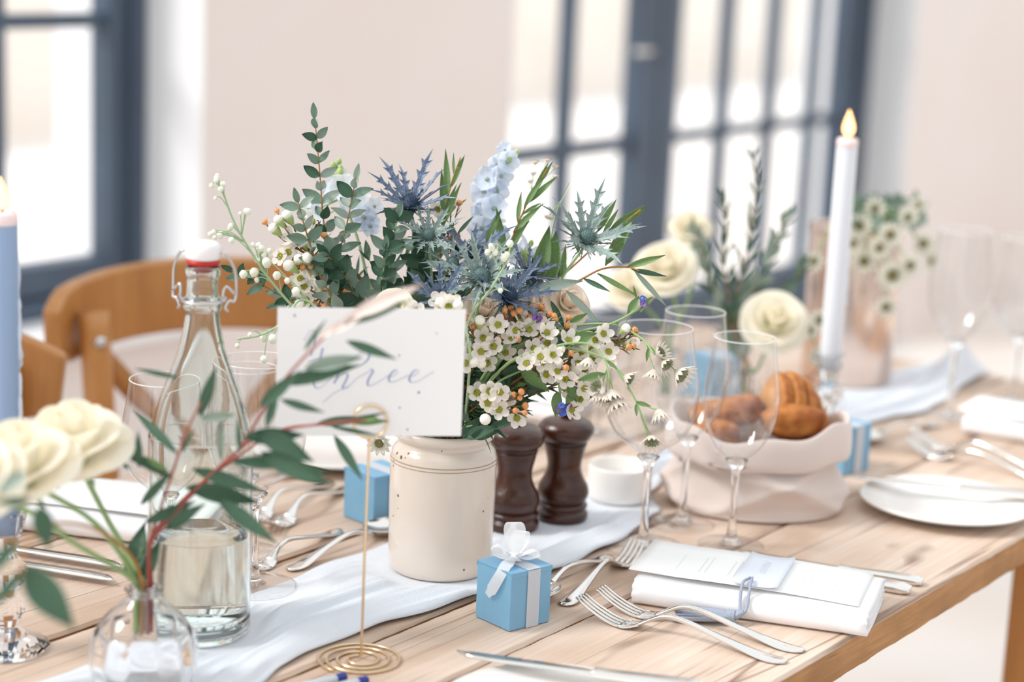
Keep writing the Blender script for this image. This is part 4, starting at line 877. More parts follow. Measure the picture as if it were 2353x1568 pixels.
# ---- willow leaved stems, with leaves set one by one (base and tip in the picture)
def willow(label, path, leaves, d0, d1, mt='stemo', kind='willow', wide=1.0, name='willow_eucalyptus', root=True, group=BQ, branches=(), rad=.0015):
    P = pts_px(path, d0, d1); C, R_ = stem_to(P, rad, .0007, root); base = C[0]; t = thing(name, label, 'foliage', base, 0, group); mb = MB().tube(C, R_, 6)
    for br in branches:
        B = catm(pts_px([q[:2] for q in br[0]], br[1], br[2]), 5); mb.tube(B, [lerp(rad*.75, .0006, i/(len(B)-1)) for i in range(len(B))], 6)
    part('stem', mb, M[mt], t, True, base)
    for l in leaves:
        x0, y0, x1, y1 = l[:4]; kd = l[4] if len(l) > 4 and l[4] else kind; w_ = l[5] if len(l) > 5 else wide; q = l[6] if len(l) > 6 else lerp(d0, d1, .8); q2 = q + (l[7] if len(l) > 7 else rnd.uniform(-.012, .012))
        a, b = pd(x0, y0, q), pd(x1, y1, q2); put_leaf(kd, a, b - a, (b - a).length, t, base, BACK, rnd.uniform(-.5, .5), w_)
    return t
willow('upright willow leaved sprig between the tallest thistle and the blue delphinium', [(1005, 780), (1008, 640), (1018, 520), (1035, 430), (1058, 362)], [(1020, 505, 1016, 385), (1024, 480, 1050, 425), (1030, 460, 1026, 345), (1038, 430, 1066, 362), (1045, 405, 1040, 350), (1016, 525, 1056, 420), (1050, 385, 1068, 358), (1012, 560, 990, 500), (1010, 600, 1040, 540)], 1.85, 1.84, wide=.8)
willow('leaning willow leaved sprig beside the blue delphinium spike', [(1090, 760), (1140, 640), (1180, 540), (1215, 460), (1258, 388)], [(1205, 480, 1248, 400), (1212, 470, 1280, 405), (1200, 495, 1245, 462), (1180, 535, 1245, 465), (1225, 450, 1262, 378), (1236, 425, 1268, 372), (1160, 590, 1140, 480), (1170, 570, 1205, 510), (1150, 610, 1210, 505), (1190, 512, 1198, 440), (1130, 660, 1150, 560)], 1.86, 1.86)
willow('willow leaved stem ending in a split green bud', [(1140, 780), (1230, 690), (1330, 600), (1395, 540), (1440, 508), (1472, 482)], [(1400, 530, 1488, 474, 'willow', 1.3), (1405, 532, 1478, 468, 'willow', 1.1), (1392, 612, 1462, 496, 'willow', 1.35), (1360, 525, 1398, 468), (1372, 535, 1416, 458), (1385, 540, 1420, 480), (1330, 590, 1310, 490), (1290, 640, 1302, 560)], 1.86, 1.84)
willow('orange stemmed willow twig arching out over the wine glasses', [(1150, 800), (1240, 690), (1330, 645), (1385, 618), (1440, 614), (1468, 622)], [(1440, 614, 1532, 586), (1450, 618, 1532, 636, 'willd'), (1455, 620, 1535, 708, 'wills', .7), (1340, 640, 1406, 672, 'willd'), (1372, 630, 1462, 686, 'willow', .8), (1462, 686, 1455, 655, 'willow', 1.1), (1458, 690, 1440, 722, 'wide', 1.2), (1300, 668, 1384, 750, 'wills', 1.0), (1225, 668, 1342, 640, 'wills', 1.5)], 1.84, 1.80)
willow('stem of broad upright green leaves among the thistles', [(1120, 800), (1200, 720), (1240, 660), (1262, 600)], [(1232, 660, 1262, 518, 'wide', .9), (1262, 660, 1278, 530, 'wide', 1.05), (1240, 640, 1255, 545, 'wide', .8), (1215, 690, 1225, 590, 'wided'), (1285, 650, 1300, 590, 'wided', 1.2), (1250, 700, 1302, 670, 'wide'), (1120, 560, 1146, 480, 'wide', .9)], 1.86, 1.86)
# ---- eryngium thistles
def bract_mb(teeth=4, wd=.12):
    """long spiny bract along +X with teeth on both edges"""
    mb = MB(); pts = []
    n = teeth*2 + 1
    def w_(u): return wd*(.35 + 1.2*u*(1-u)*1.6)*(1 - u)**.35*.5 + .004
    for sg in (1, -1):
        e = []
        for k in range(teeth):
            u0 = .12 + .72*k/teeth; e += [(u0, sg*w_(u0)), (u0 + .13, sg*(w_(u0) + .075*(1 - .5*u0))), (u0 + .10, sg*w_(u0 + .1))]
        pts.append(e)
    ml = [(u, -.16*u*u) for u, _ in pts[0]]
    vs_ = [V((0, .012, 0)), V((0, -.012, 0)), V((1, 0, -.12))]
    for i in range(len(pts[0])):
        u, y = pts[0][i]; z = .10*u*u*0 - .06*u; um = .12 + .72*i/len(pts[0]); vs_ += [V((u, y, z + .02)), V((um, 0, -.06*um - .012)), V((pts[1][i][0], pts[1][i][1], z + .02))]
    fs = []; N = len(pts[0])
    for i in range(N-1):
        a, b = 3 + 3*i, 6 + 3*i; fs += [(a, a+1, b+1, b), (a+1, a+2, b+2, b+1)]
    fs += [(0, 4, 3), (1, 5, 4), (0, 1, 4), (3*N, 3*N+1, 2), (3*N+1, 3*N+2, 2)]
    return mb.add(vs_, fs)
BR_ = {k: [(lambda me: (me.materials.append(M[k]), me)[1])(mesh('bract', bract_mb(t_, w_), False)) for t_, w_ in ((3, .12), (4, .14), (4, .10))] for k in ('thb', 'thg')}
def cone_mesh(mt):
    mb = MB().ball((0, 0, .25), .8, 14, (1, 1, 1.15)); R_ = random.Random(2)
    for k in range(150):
        z = 1 - 1.75*(k + .5)/150; r = math.sqrt(max(0, 1 - z*z)); a = k*2.39996; d = V((r*math.cos(a), r*math.sin(a), z)); P = V((0, 0, .25)) + V((d.x*.78, d.y*.78, d.z*.9)); s_ = d.orthogonal().normalized()*.045; s2 = d.cross(s_)
        mb.add([P + s_, P - s_*.5 + s2*.87, P - s_*.5 - s2*.87, P + d*R_.uniform(.28, .42)], [(0, 1, 3), (1, 2, 3), (2, 0, 3)])
    me = mesh('flower_cone', mb, False); me.materials.append(M[mt]); return me
CONE = {'thb': cone_mesh('thc'), 'thg': cone_mesh('thcg')}
def thistle(label, px, py, dd, rpx, kind, face, nb=12, side=()):
    P = pd(px, py, dd); k = 1.12*rpx*dd/FPX; f = V(face).normalized(); ctrl = lerp(JT, P, .6) - f*.02
    C, R_ = stem_to([lerp(JT, ctrl, .6), ctrl, P - f*k*.25], .0021, .0014); base = C[0]; t = thing('eryngium_thistle', label, 'thistle', base, 0, BQ)
    part('stem', MB().tube(C, R_, 7), M['steml' if kind == 'thg' else 'thg'], t, True, base)
    cs = .0088*max(.75, min(1.05, rpx/95)); link('flower_cone', CONE[kind], None, t, Matrix.Translation(P - base) @ framez(f) @ Matrix.Diagonal((cs, cs, cs*1.05, 1)))
    x = f.orthogonal().normalized(); y = f.cross(x); o0 = rnd.uniform(0, 6)
    for row, (cnt, el, ls, ww) in enumerate(((nb-1, .66, 1.18, 1.15), (nb+5, .22, .72, .42), (nb, -.30, .45, .45))):
        for i in range(cnt):
            a = o0 + row*.3 + 2*math.pi*(i + rnd.uniform(-.2, .2))/cnt; e = el + rnd.uniform(-.22, .22); d = (x*math.cos(a) + y*math.sin(a))*math.cos(e) + f*math.sin(e)
            put('bract', rnd.choice(BR_[kind]), P - f*.003, d, k*ls*rnd.uniform(.8, 1.15), t, base, f, rnd.uniform(-.5, .5), ww)
    for (u, n_) in ((.80, 5), (.62, 4)):           # leafy collar lower on the stem
        i = int(u*(len(C)-1)); q = C[i]; d0 = (C[i+1] - C[i]).normalized(); s_ = d0.orthogonal().normalized()
        for j in range(n_): put('leaf', rnd.choice(BR_['thg']), q, (Matrix.Rotation(2*math.pi*j/n_ + rnd.random(), 3, d0) @ s_)*.85 + d0*.55, k*rnd.uniform(.6, .95), t, base, d0, 0, 1.3)
    return t
UPC = V((0, 0, 1)) - FW*.45
thistle('largest blue eryngium thistle, star shaped, standing above the others', 943, 474, 1.84, 108, 'thb', V((0, 0, 1)) - FW*.40 - RT*.05, 12)
thistle('pale green eryngium thistle just below the largest one', 985, 543, 1.81, 72, 'thg', V((0, 0, .8)) - FW*.75)
thistle('grey green eryngium thistle leaning out by the green leaf bud', 1345, 553, 1.83, 112, 'thg', V((0, 0, .85)) - FW*.45 + RT*.25, 13)
thistle('silver blue eryngium thistle in the centre of the bouquet', 1106, 640, 1.77, 100, 'thg', V((0, 0, .75)) - FW*.7 - RT*.1, 13)
thistle('blue eryngium thistle behind the silver blue one', 1085, 585, 1.83, 95, 'thb', V((0, 0, 1)) - FW*.3 - RT*.1)
thistle('deep blue eryngium thistle just above the card', 1012, 688, 1.76, 78, 'thb', V((0, 0, .7)) - FW*.7 - RT*.2)
thistle('dark eryngium thistle over the orange buds', 1165, 685, 1.785, 95, 'thb', V((0, 0, .7)) - FW*.5 + RT*.5)
thistle('small eryngium thistle low beside the broad green leaves', 1215, 630, 1.83, 75, 'thb', V((0, 0, .8)) - FW*.2 + RT*.4)
thistle('green eryngium thistle half hidden above the deep blue one', 1040, 610, 1.80, 70, 'thg', V((0, 0, .8)) - FW*.5)
# ---- small flowers
def petal_flower(n, wd, cup, ln=1.0, notch=0.0, r0=.25, ruf=.0):
    """n rounded petals round the origin, facing +Z"""
    mb = MB()
    for i in range(n):
        a = 2*math.pi*i/n; Rm = Matrix.Rotation(a, 4, 'Z'); ph = i*1.7
        def fn(u, v):
            s_ = -1 + 2*v; k = u**.85; e = math.sqrt(max(0, 1 - ((k - .48)/.52)**2)) if k > .48 else .30 + .70*math.sin(math.pi/2*k/.48)
            w_ = wd*.5*max(e, .03); x = r0 + (ln - r0)*k*(1 - notch*(s_*s_)*k)
            return Rm @ V((x, s_*w_, cup*k*k + .16*s_*s_*wd*k + .012*(i % 2) + ruf*math.sin(5*s_ + ph)*k))
        mb.grid(fn, 8, 5)
    return mb
def ml(name, mb, mt, smooth=True):
    me = mesh(name, mb, smooth); me.materials.append(M[mt]); return me
WAXF = [ml('flower', petal_flower(5, .80, c), 'wax') for c in (.10, .32, .55)]
cb = MB().lathe([(0, -.28), (.14, -.25), (.30, -.02), (.34, .06), (.26, .10), (.20, .04), (.05, .02), (.035, .22), (0, .24)], 12)
for i in range(10):
    a = 2*math.pi*i/10; cb.tube([(.26*math.cos(a), .26*math.sin(a), .06), (.30*math.cos(a), .30*math.sin(a), .16)], .022, 4)
WAXC = ml('flower_centre', cb, 'waxc'); OBUD = ml('bud', MB().lathe([(0, -.9), (.25, -.85), (.55, -.4), (.9, .1), (1, .45), (.8, .85), (.35, 1.05), (0, 1.1)], 10), 'obud'); WBUD = ml('bud', MB().ball((0, 0, .2), 1.0, 12, (1, 1, .92)), 'wbud'); CUP = ml('calyx', MB().lathe([(0, -2.2), (.22, -2.1), (.45, -1.4), (.85, -.6), (.9, -.2), (.5, -.1)], 10), 'gcup')
def waxspray(label, hub, dd, flowers, obuds, wbuds, needles=60, name='waxflower_spray', fl=.0094):
    """stem from the jar to hub, twigs to every head"""
    H_ = pd(hub[0], hub[1], dd + .015); C, R_ = stem_to([lerp(JT, H_, .5) - V((0, 0, .004)), H_], .0014, .0009); base = C[0]; t = thing(name, label, 'flower', base, 0, BQ); mb = MB().tube(C, R_, 6); nd = MB(); HD = []
    def twig(P, d):
        mid = lerp(H_, P, .5) + V((0, 0, -.004)) - FW*rnd.uniform(-.004, .004); T = catm([H_, mid, P - V(d)*.006, P], 4); mb.tube(T, [lerp(.0008, .0005, i/(len(T)-1)) for i in range(len(T))], 5)
        for _ in range(max(2, needles//max(1, len(flowers) + len(obuds) + len(wbuds)))):
            i = rnd.randrange(2, len(T)-1); q = T[i]; a = V((rnd.gauss(0, 1), rnd.gauss(0, 1), rnd.gauss(0, 1))).normalized(); dr = ((T[i+1]-T[i]).normalized() + a*.8).normalized(); l = rnd.uniform(.006, .013); s_ = dr.orthogonal().normalized()*.0007
            nd.add([q - s_, q + s_, q + dr*l*.6 + s_, q + dr*l, q + dr*l*.6 - s_], [(0, 1, 2, 4), (4, 2, 3)])
    for f_ in flowers:
        x, y = f_[:2]; P = pd(x, y, dd + rnd.uniform(-.012, .010)); out = (P - JT).normalized(); d = (-FW*1.0 + V((0, 0, .25)) + out*.55 + V((rnd.gauss(0, .3), rnd.gauss(0, .3), rnd.gauss(0, .25)))).normalized(); twig(P, d)
        o = link('flower', rnd.choice(WAXF), None, t, Matrix.Translation(P - base) @ framez(d, rnd.uniform(0, 6)) @ Matrix.Diagonal((fl,)*3 + (1,))); c_ = link('flower_centre', WAXC, None, o)
    for lst, me, r, nm in ((obuds, OBUD, .0031, 'bud'), (wbuds, WBUD, .0048, 'bud')):
        for x, y in lst:
            P = pd(x, y, dd + rnd.uniform(-.012, .008)); d = ((P - H_).normalized() + (P - JT).normalized() + V((rnd.gauss(0, .2), rnd.gauss(0, .2), .3))).normalized(); twig(P, d); rr = r*rnd.uniform(.85, 1.15)
            o = link('bud', me, None, t, Matrix.Translation(P - base) @ framez(d) @ Matrix.Diagonal((rr, rr, rr, 1)))
            if me is WBUD: link('calyx', CUP, None, o)
    for _ in range(needles):
        i = rnd.randrange(len(C)//2, len(C)-1); q = C[i]; a = V((rnd.gauss(0, 1), rnd.gauss(0, 1), rnd.gauss(0, 1))).normalized(); dr = ((C[i+1]-C[i]).normalized() + a*.7).normalized(); l = rnd.uniform(.008, .018); s_ = dr.orthogonal().normalized()*.0008
        nd.add([q - s_, q + s_, q + dr*l*.6 + s_, q + dr*l, q + dr*l*.6 - s_], [(0, 1, 2, 4), (4, 2, 3)])
    part('stem', mb, M['stemb'], t, True, base); o = part('needle_leaves', nd, M['needle'], t, False, base); o['kind'] = 'stuff'; return t
def c7(*l): return [(1040 + x/4.127, 680 + y/4.127) for x, y in l]
def c4(*l): return [(460 + x/3.267, 240 + y/3.267) for x, y in l]
waxspray('waxflower spray with cream flowers and orange buds touching the card edge', (1110, 800), 1.77, c7((290, 400), (340, 320), (270, 530), (165, 520), (430, 275), (330, 640), (120, 640), (390, 480)), c7((130, 215), (130, 275), (200, 300), (240, 510)), c7((260, 240), (205, 630), (270, 645)), 90)
waxspray('upper waxflower spray with a crowd of orange buds under the thistles', (1180, 760), 1.78, c7((640, 225), (560, 400), (500, 540), (600, 330)), c7((495, 140), (550, 120), (505, 205), (580, 175), (685, 110), (710, 205), (535, 350), (450, 405), (615, 415), (630, 150), (800, 270), (840, 110)), [], 80)
waxspray('waxflower spray with two wide open flowers by the tiny purple florets', (1225, 780), 1.77, c7((725, 320), (890, 290), (895, 350), (770, 500), (900, 450), (690, 590)), c7((960, 195), (920, 180), (970, 230)), [], 70)
waxspray('waxflower spray full of wide open cream flowers in the middle of the cluster', (1250, 830), 1.755, c7((855, 630), (885, 750), (1070, 790), (990, 720), (700, 640), (950, 560), (1100, 420), (830, 580)), c7((1115, 550), (1070, 685)), c7((1020, 510), (1000, 635)), 70)
waxspray('waxflower spray with cream flowers facing the large wine glass', (1310, 800), 1.79, c7((1140, 360), (1210, 560), (1190, 640), (1320, 510), (1150, 470), (1250, 700), (1230, 430), (1320, 600), (1060, 880)), c7((1130, 700), (1100, 215), (1080, 290)), c7((1170, 690),), 70)
waxspray('long waxflower spray ending in plump white and orange buds', (1400, 780), 1.78, c7((1430, 360), (1480, 530), (1350, 420)), c7((1720, 330), (1730, 370), (1665, 490), (1710, 480)), c7((1640, 310), (1660, 420), (1720, 440)), 60)
waxspray('low waxflower spray with open flowers over the jar rim', (1125, 910), 1.755, c7((230, 920), (450, 915), (440, 1080), (330, 1020), (610, 1160), (350, 905), (490, 1000)), c7((575, 940), (645, 915), (630, 970), (680, 1045), (590, 1090), (680, 1110)), c7((310, 1170),), 80)
waxspray('waxflower spray drooping behind the forget me nots', (1310, 870), 1.78, c7((1210, 980), (1130, 1080), (1250, 880), (1280, 820)), c7((1370, 960),), [], 40)
waxspray('waxflower spray with white cup shaped buds near the bottle stopper', (720, 590), 1.79, c4((690, 1000), (770, 1040), (660, 1110), (785, 930), (600, 1140), (850, 880)), c4((490, 890), (580, 805), (805, 1130), (780, 1225), (835, 1220), (930, 990)), c4((555, 935), (655, 840), (590, 870), (785, 1040), (805, 1160), (745, 1165), (670, 1215)), 110, fl=.0098)
waxspray('small waxflower sprig showing two white cups beside the largest thistle', (1030, 540), 1.86, c4((1780, 790), (1620, 1180)), c4((1920, 990), (1895, 985), (1945, 745)), c4((1895, 755), (1790, 760)), 40)
waxspray('short waxflower with round white petals peeping over the card', (1020, 720), 1.715, [(1008, 692), (1040, 698), (955, 715), (1030, 705)], [(1060, 735)], [(1012, 696), (1040, 693), (1052, 702)], 30)
waxspray('waxflower sprig half hidden behind the card and the bead flowers', (740, 680), 1.80, [(700, 660), (705, 690), (760, 690), (830, 690), (690, 640)], [(725, 700), (745, 705)], [(690, 700)], 40)
# ---- delphinium spikes
DEL = [ml('floret', petal_flower(5, .98, c, 1.0, .1, .1, .07), 'delph') for c in (.25, .5)]; DELW = [ml('floret', petal_flower(5, .98, c, 1.0, .1, .1, .07), 'delphw') for c in (.3, .55)]; DEYE = ml('floret_eye', MB().lathe([(0, .0), (.12, .02), (.18, .10), (.1, .2), (0, .24)], 8), 'dk')
def delphinium(label, path, florets, dd, sets):
    C, R_ = stem_to(pts_px(path, dd, dd), .0022, .0012); base = C[0]; t = thing('delphinium', label, 'flower', base, 0, BQ); mb = MB().tube(C, R_, 7)
    for x, y, s_ in florets:
        P = pd(x, y, dd + rnd.uniform(-.02, .012)); q = min(C, key=lambda p_: (p_ - P).length); d = ((P - q)*30 - FW*.7 + V((rnd.gauss(0, .3), rnd.gauss(0, .3), rnd.gauss(0, .2)))).normalized(); mb.tube([q, lerp(q, P, .6) - V((0, 0, .003)), P], .0007, 5)
        k = s_*dd/FPX; o = link('floret', rnd.choice(sets), None, t, Matrix.Translation(P - base) @ framez(d, rnd.uniform(0, 6)) @ Matrix.Diagonal((k, k, k, 1))); link('floret_eye', DEYE, None, o)
    part('stem', mb, M['steml'], t, True, base); top = C[-1]
    for i in range(6):
        q = lerp(top, C[-4], i/6); part('bud', MB().ball(V((0, 0, 0)), .0026 + .0004*i, 8, 1.4), M['gcup'], t).location = q - base + V((rnd.uniform(-.004, .004), rnd.uniform(-.004, .004), 0))
    return t
delphinium('pale blue delphinium spike at the back of the bouquet', [(1060, 800), (1085, 650), (1112, 540), (1140, 440), (1178, 352)], [(1165, 372, 30), (1142, 380, 30), (1150, 405, 32), (1120, 412, 32), (1112, 440, 34), (1142, 440, 30), (1118, 470, 34), (1105, 495, 32), (1135, 480, 34), (1108, 525, 34), (1130, 515, 30), (1115, 560, 32), (1145, 540, 26), (1160, 345, 20), (1100, 580, 28)], 1.89, DEL)
delphinium('white and pale blue delphinium behind the tallest eucalyptus', [(900, 800), (850, 660), (825, 560), (795, 470), (772, 372)], [(790, 430, 36), (765, 440, 34), (812, 455, 36), (720, 465, 30), (705, 480, 26), (842, 470, 30), (835, 500, 34), (850, 520, 28), (800, 480, 34), (735, 490, 28), (775, 400, 22), (860, 475, 24)], 1.88, DELW + DEL[:1])
delphinium('pale blue delphinium floret stem behind the broad leaves', [(1100, 800), (1180, 660), (1215, 560)], [(1212, 572, 34), (1190, 590, 26), (1228, 590, 24)], 1.90, DEL)
# ---- bead flowered sprig
BEAD = ml('bead_flower', MB().lathe([(0, 1.0), (.5, .9), (.92, .4), (1.0, 0), (.85, -.5), (.55, -.8), (.62, -.95), (.3, -.85), (0, -.7)], 10), 'bead')
def beadsprig(label, path, beads, dd, d1, r=.0030):
    C, R_ = stem_to(pts_px(path, dd, d1), .0016, .0008); base = C[0]; t = thing('bead_flower_sprig', label, 'flower', base, 0, BQ); mb = MB().tube(C, R_, 6)
    for x, y, s_ in beads:
        q = min(C, key=lambda c: (c - pd(x, y, depth(c))).length + .2*(c == C[0])); P = pd(x, y, depth(q) - rnd.uniform(-.006, .006)); j = C.index(q); q = C[max(0, j - 3)]
        mb.tube(catm([q, lerp(q, P, .6) + V((0, 0, .004)), P + V((0, 0, r*s_*.8))], 4), .0005, 5); k = r*s_; link('bead_flower', BEAD, None, t, Matrix.Translation(P - base) @ Matrix.Diagonal((k, k, k, 1)))
    part('stem', mb, M['steml'], t, True, base); return t
BD = [(x, y, s_) for (x, y), s_ in zip(c4((125, 550), (85, 610), (172, 603), (155, 635), (120, 570), (128, 535), (115, 705), (360, 805), (345, 800), (300, 820), (230, 915), (75, 975), (100, 960), (110, 1000), (150, 985), (160, 965), (235, 1020), (225, 930), (500, 1190), (325, 1275), (405, 1260), (395, 1055), (440, 1060), (440, 1100), (520, 1100), (460, 1080), (575, 1285), (425, 1320), (430, 1165), (480, 1130)), [.9, .8, 1, .9, .8, .7, .6, 1, .9, .6, .9, .8, .8, .7, 1, .9, 1, .8, 1.5, 1.3, 1.4, .8, 1, 1.1, .9, 1, 1.3, .8, 1, 1])]
beadsprig('pale green sprig hung with ivory bead flowers rising over the chair rail', [(880, 880), (700, 730), (630, 655), (590, 600), (540, 515), (515, 450), (497, 412)], BD, 1.80, 1.74)
beadsprig('drooping sprig of ivory bead flowers between card and bottle', [(870, 860), (740, 720), (690, 690), (650, 740), (600, 770), (545, 780)], [(607, 776, 1.3), (627, 779, 1.4), (546, 795, .8), (607, 826, 1.2), (612, 602, 1.3), (637, 633, 1.2), (660, 645, .9), (680, 670, 1.3), (575, 770, .8)], 1.76, 1.73)
beadsprig('bead flowered sprig lying over the central thistle', [(1080, 830), (1075, 740), (1130, 660), (1165, 600), (1172, 570)], [(1172, 560, 1.1), (1158, 592, 1.2), (1130, 570, 1.0), (1120, 580, .9), (1138, 580, 1), (1165, 585, .9), (1150, 668, .8), (1128, 565, .8)], 1.76, 1.73)
# ---- astrantia
def astr_mb():
    mb = MB(); n = 14
    for i in range(n):
        a = 2*math.pi*i/n; Rm = Matrix.Rotation(a, 4, 'Z')
        def fn(u, v):
            s_ = -1 + 2*v; w_ = .24*math.sin(math.pi*(.15 + .85*u)**1.1) + .015; return Rm @ V((.12 + .62*u**.9, s_*w_*.5, .75*u**1.1 - .25 + .05*s_*s_ + .02*(i % 2)))
        mb.grid(fn, 5, 3)
    return mb
ASTR = ml('flower_head', astr_mb(), 'astr'); ab = MB(); R_ = random.Random(9)
for k in range(36):
    a = k*2.4; r = .42*math.sqrt((k + .5)/36); P = V((r*math.cos(a), r*math.sin(a), .30 - r*.25)); ab.tube([P*.4 + V((0, 0, -.15)), P], .014, 4); ab.ball(P, .045, 6)
ASTC = ml('stamens', ab, 'astc')
def astrantia(label, path, heads, dd, d1, leaves=()):
    C, R_ = stem_to(pts_px(path, dd, d1), .0015, .0008); base = C[0]; t = thing('astrantia', label, 'flower', base, 0, BQ); mb = MB().tube(C, R_, 6)
    for x, y, s_, fx, fy in heads:
        q = min(C, key=lambda c: (c - pd(x, y, depth(c))).length); P = pd(x, y, depth(q)); j = C.index(q); q = C[max(0, j-4)]; d = (RT*fx + V((0, 0, -fy)) - FW*.35).normalized(); k = 1.3*s_*depth(P)/FPX
        mb.tube(catm([q, lerp(q, P, .6), P - d*k*.2], 4), .0006, 5); o = link('flower_head', ASTR, None, t, Matrix.Translation(P - base) @ framez(d) @ Matrix.Diagonal((k, k, k, 1))); link('stamens', ASTC, None, o)
    part('stem', mb, M['stemg'], t, True, base)
    for x0, y0, x1, y1 in leaves:
        a = pd(x0, y0, d1); b = pd(x1, y1, d1 - .004); put_leaf('wide', a, b - a, (b-a).length, t, base, BACK)
    return t
def c7h(*l): return [(1040 + x/4.127, 680 + y/4.127, s_, fx, fy) for x, y, s_, fx, fy in l]
astrantia('astrantia with a cluster of papery heads below the waxflowers', [(1150, 850), (1260, 800), (1350, 790), (1390, 830), (1402, 880)], c7h((1370, 870, 26, -.3, -.3), (1500, 930, 34, .2, .6), (1550, 1010, 34, .3, .6), (1290, 620, 26, -.2, .9), (1450, 960, 28, 0, .5), (1380, 950, 22, 0, .8)), 1.765, 1.725, [(1390, 860, 1325, 875), (1395, 830, 1420, 850)])
astrantia('astrantia spray reaching over the wine glass with four heads', [(1150, 830), (1280, 760), (1400, 745), (1470, 775), (1505, 815)], c7h((1960, 545, 26, .6, -.5), (2020, 640, 28, .3, .2), (1910, 730, 26, -.2, .9), (2150, 740, 36, .4, .2)), 1.815, 1.75, [(1490, 800, 1486, 832)])
astrantia('long hanging astrantia stem with two nodding heads before the glass', [(1150, 850), (1280, 800), (1390, 825), (1430, 870), (1465, 930), (1488, 1000)], c7h((1960, 1110, 28, .3, .8), (1890, 1365, 32, .0, .3), (1660, 780, 28, .5, .2)), 1.78, 1.72, [(1462, 928, 1463, 958), (1462, 925, 1496, 934)])
# ---- forget-me-nots
FMN = ml('floret', petal_flower(5, .9, .15), 'fmn'); FMP = ml('floret', petal_flower(5, .9, .3), 'fmp')
def forget(label, path, heads, dd, d1, leaves):
    C, R_ = stem_to(pts_px(path, dd, d1), .0017, .0009); base = C[0]; t = thing('forget_me_not', label, 'flower', base, 0, BQ); part('stem', MB().tube(C, R_, 6), M['stemg'], t, True, base)
    for x, y, c_ in heads:
        P = pd(x, y, d1 + rnd.uniform(-.004, .004)); d = (-FW + V((rnd.gauss(0, .5), rnd.gauss(0, .5), rnd.gauss(0, .5)))).normalized(); link('floret', FMN if c_ else FMP, None, t, Matrix.Translation(P - base) @ framez(d, rnd.uniform(0, 6)) @ Matrix.Diagonal((.0033, .0033, .0033, 1)))
    for x0, y0, x1, y1 in leaves:
        a = pd(x0, y0, d1); b = pd(x1, y1, d1 - .004); put_leaf('wide', a, b - a, (b-a).length, t, base, BACK, 0, 1.4)
    return t
forget('forget me not on an upturned stem above the wine glass rims', [(1130, 850), (1230, 780), (1340, 760), (1410, 742), (1478, 704)], [(1476, 685, 1), (1484, 688, 1), (1480, 694, 1), (1487, 695, 0), (1478, 698, 0)], 1.80, 1.77, [(1476, 705, 1500, 682), (1478, 705, 1470, 718), (1445, 718, 1468, 680), (1300, 790, 1370, 765)])
forget('blue and purple forget me not hanging over the dark mills', [(1140, 830), (1230, 790), (1275, 850), (1290, 925)], [(1286, 936, 1), (1292, 944, 1), (1297, 938, 1), (1284, 942, 0), (1303, 933, 0), (1290, 931, 1), (1309, 931, 0), (1294, 950, 1), (1288, 948, 1)], 1.80, 1.775, [(1280, 900, 1278, 960), (1300, 880, 1330, 925), (1310, 880, 1325, 925), (1276, 950, 1280, 962)])
forget('tiny purple forget me not among the orange buds', [(1120, 850), (1190, 770), (1235, 735)], [(1230, 730, 0), (1238, 732, 0), (1242, 728, 0), (1235, 735, 0)], 1.79, 1.765, [])
# ---- roses
def rose_petal(wd, hgt_, curl):
    mb = MB()
    def fn(u, v):
        s_ = -1 + 2*v; a = s_*wd; r = .30 + .55*math.sin(u*1.75)**.9; z = hgt_*u - curl*max(0, u - .7)**1.3*2.2*(1 - .4*s_*s_); r2 = r + curl*max(0, u - .68)*1.7 ; sc = 1 - .10*(s_**4)*u
        return V((r2*math.cos(a)*sc, r2*math.sin(a)*sc, z*(1 - .22*s_*s_*u) - .1))
    mb.grid(fn, 8, 9); return mb
RP = {k: [ml('petal', rose_petal(wd, h, c), k) for wd, h, c in ((.95, 1.05, -.15), (.85, 1.15, .05), (.80, 1.10, .28), (.75, 1.0, .5))] for k in ('rose', 'peach', 'scab')}
SEPAL = leafset('sepal', 'willow', .24, (-.2, .3), cup=.2)
def rose_on(t, P, d, R_, base, k='rose', sepals=True, seed=1):
    r_ = random.Random(seed); F = Matrix.Translation(P - base) @ framez(d, r_.uniform(0, 6))
    for ring, (n, sc, hs, tilt) in enumerate(((3, .32, 1.0, -.30), (4, .50, .98, -.16), (5, .68, .94, -.02), (5, .85, .88, .14), (6, 1.0, .78, .34))):
        for i in range(n):
            a = 2*math.pi*(i + ring*.37 + r_.uniform(-.08, .08))/n; me = RP[k][min(ring, 3) if ring < 4 else 3]
            link('petal', me, None, t, F @ Matrix.Rotation(a, 4, 'Z') @ Matrix.Rotation(tilt + r_.uniform(-.06, .06), 4, 'Y') @ Matrix.Diagonal((R_*sc, R_*sc*1.05, R_*hs*1.05, 1)))
    if sepals:
        for i in range(5):
            a = 2*math.pi*i/5; dd = (framez(d) @ V((math.cos(a), math.sin(a), 0))).to_3d() - V(d)*.35; put('sepal', rnd.choice(SEPAL), P - V(d)*R_*.12, dd, R_*.75, t, base, -V(d))
def rose(label, P, d, R_, stem, k='rose', group=None, seed=1, r=.0028):
    base = stem[0]; t = thing('rose', label, 'rose', base, 0, group); C = catm(list(stem) + [P - V(d)*R_*.1], 6); part('stem', MB().tube(C, r, 8), M['stemg'], t, True, base)
    part('hip', MB().lathe([(0, -.35), (.12, -.32), (.28, -.12), (.34, .02), (.2, .12), (0, .12)], 14, (0, 0, 0), Matrix.Translation(P - base) @ framez(d) @ Matrix.Diagonal((R_,)*3 + (1,))), M['stemg'], t)
    rose_on(t, P, V(d).normalized(), R_, base, k, True, seed); return t
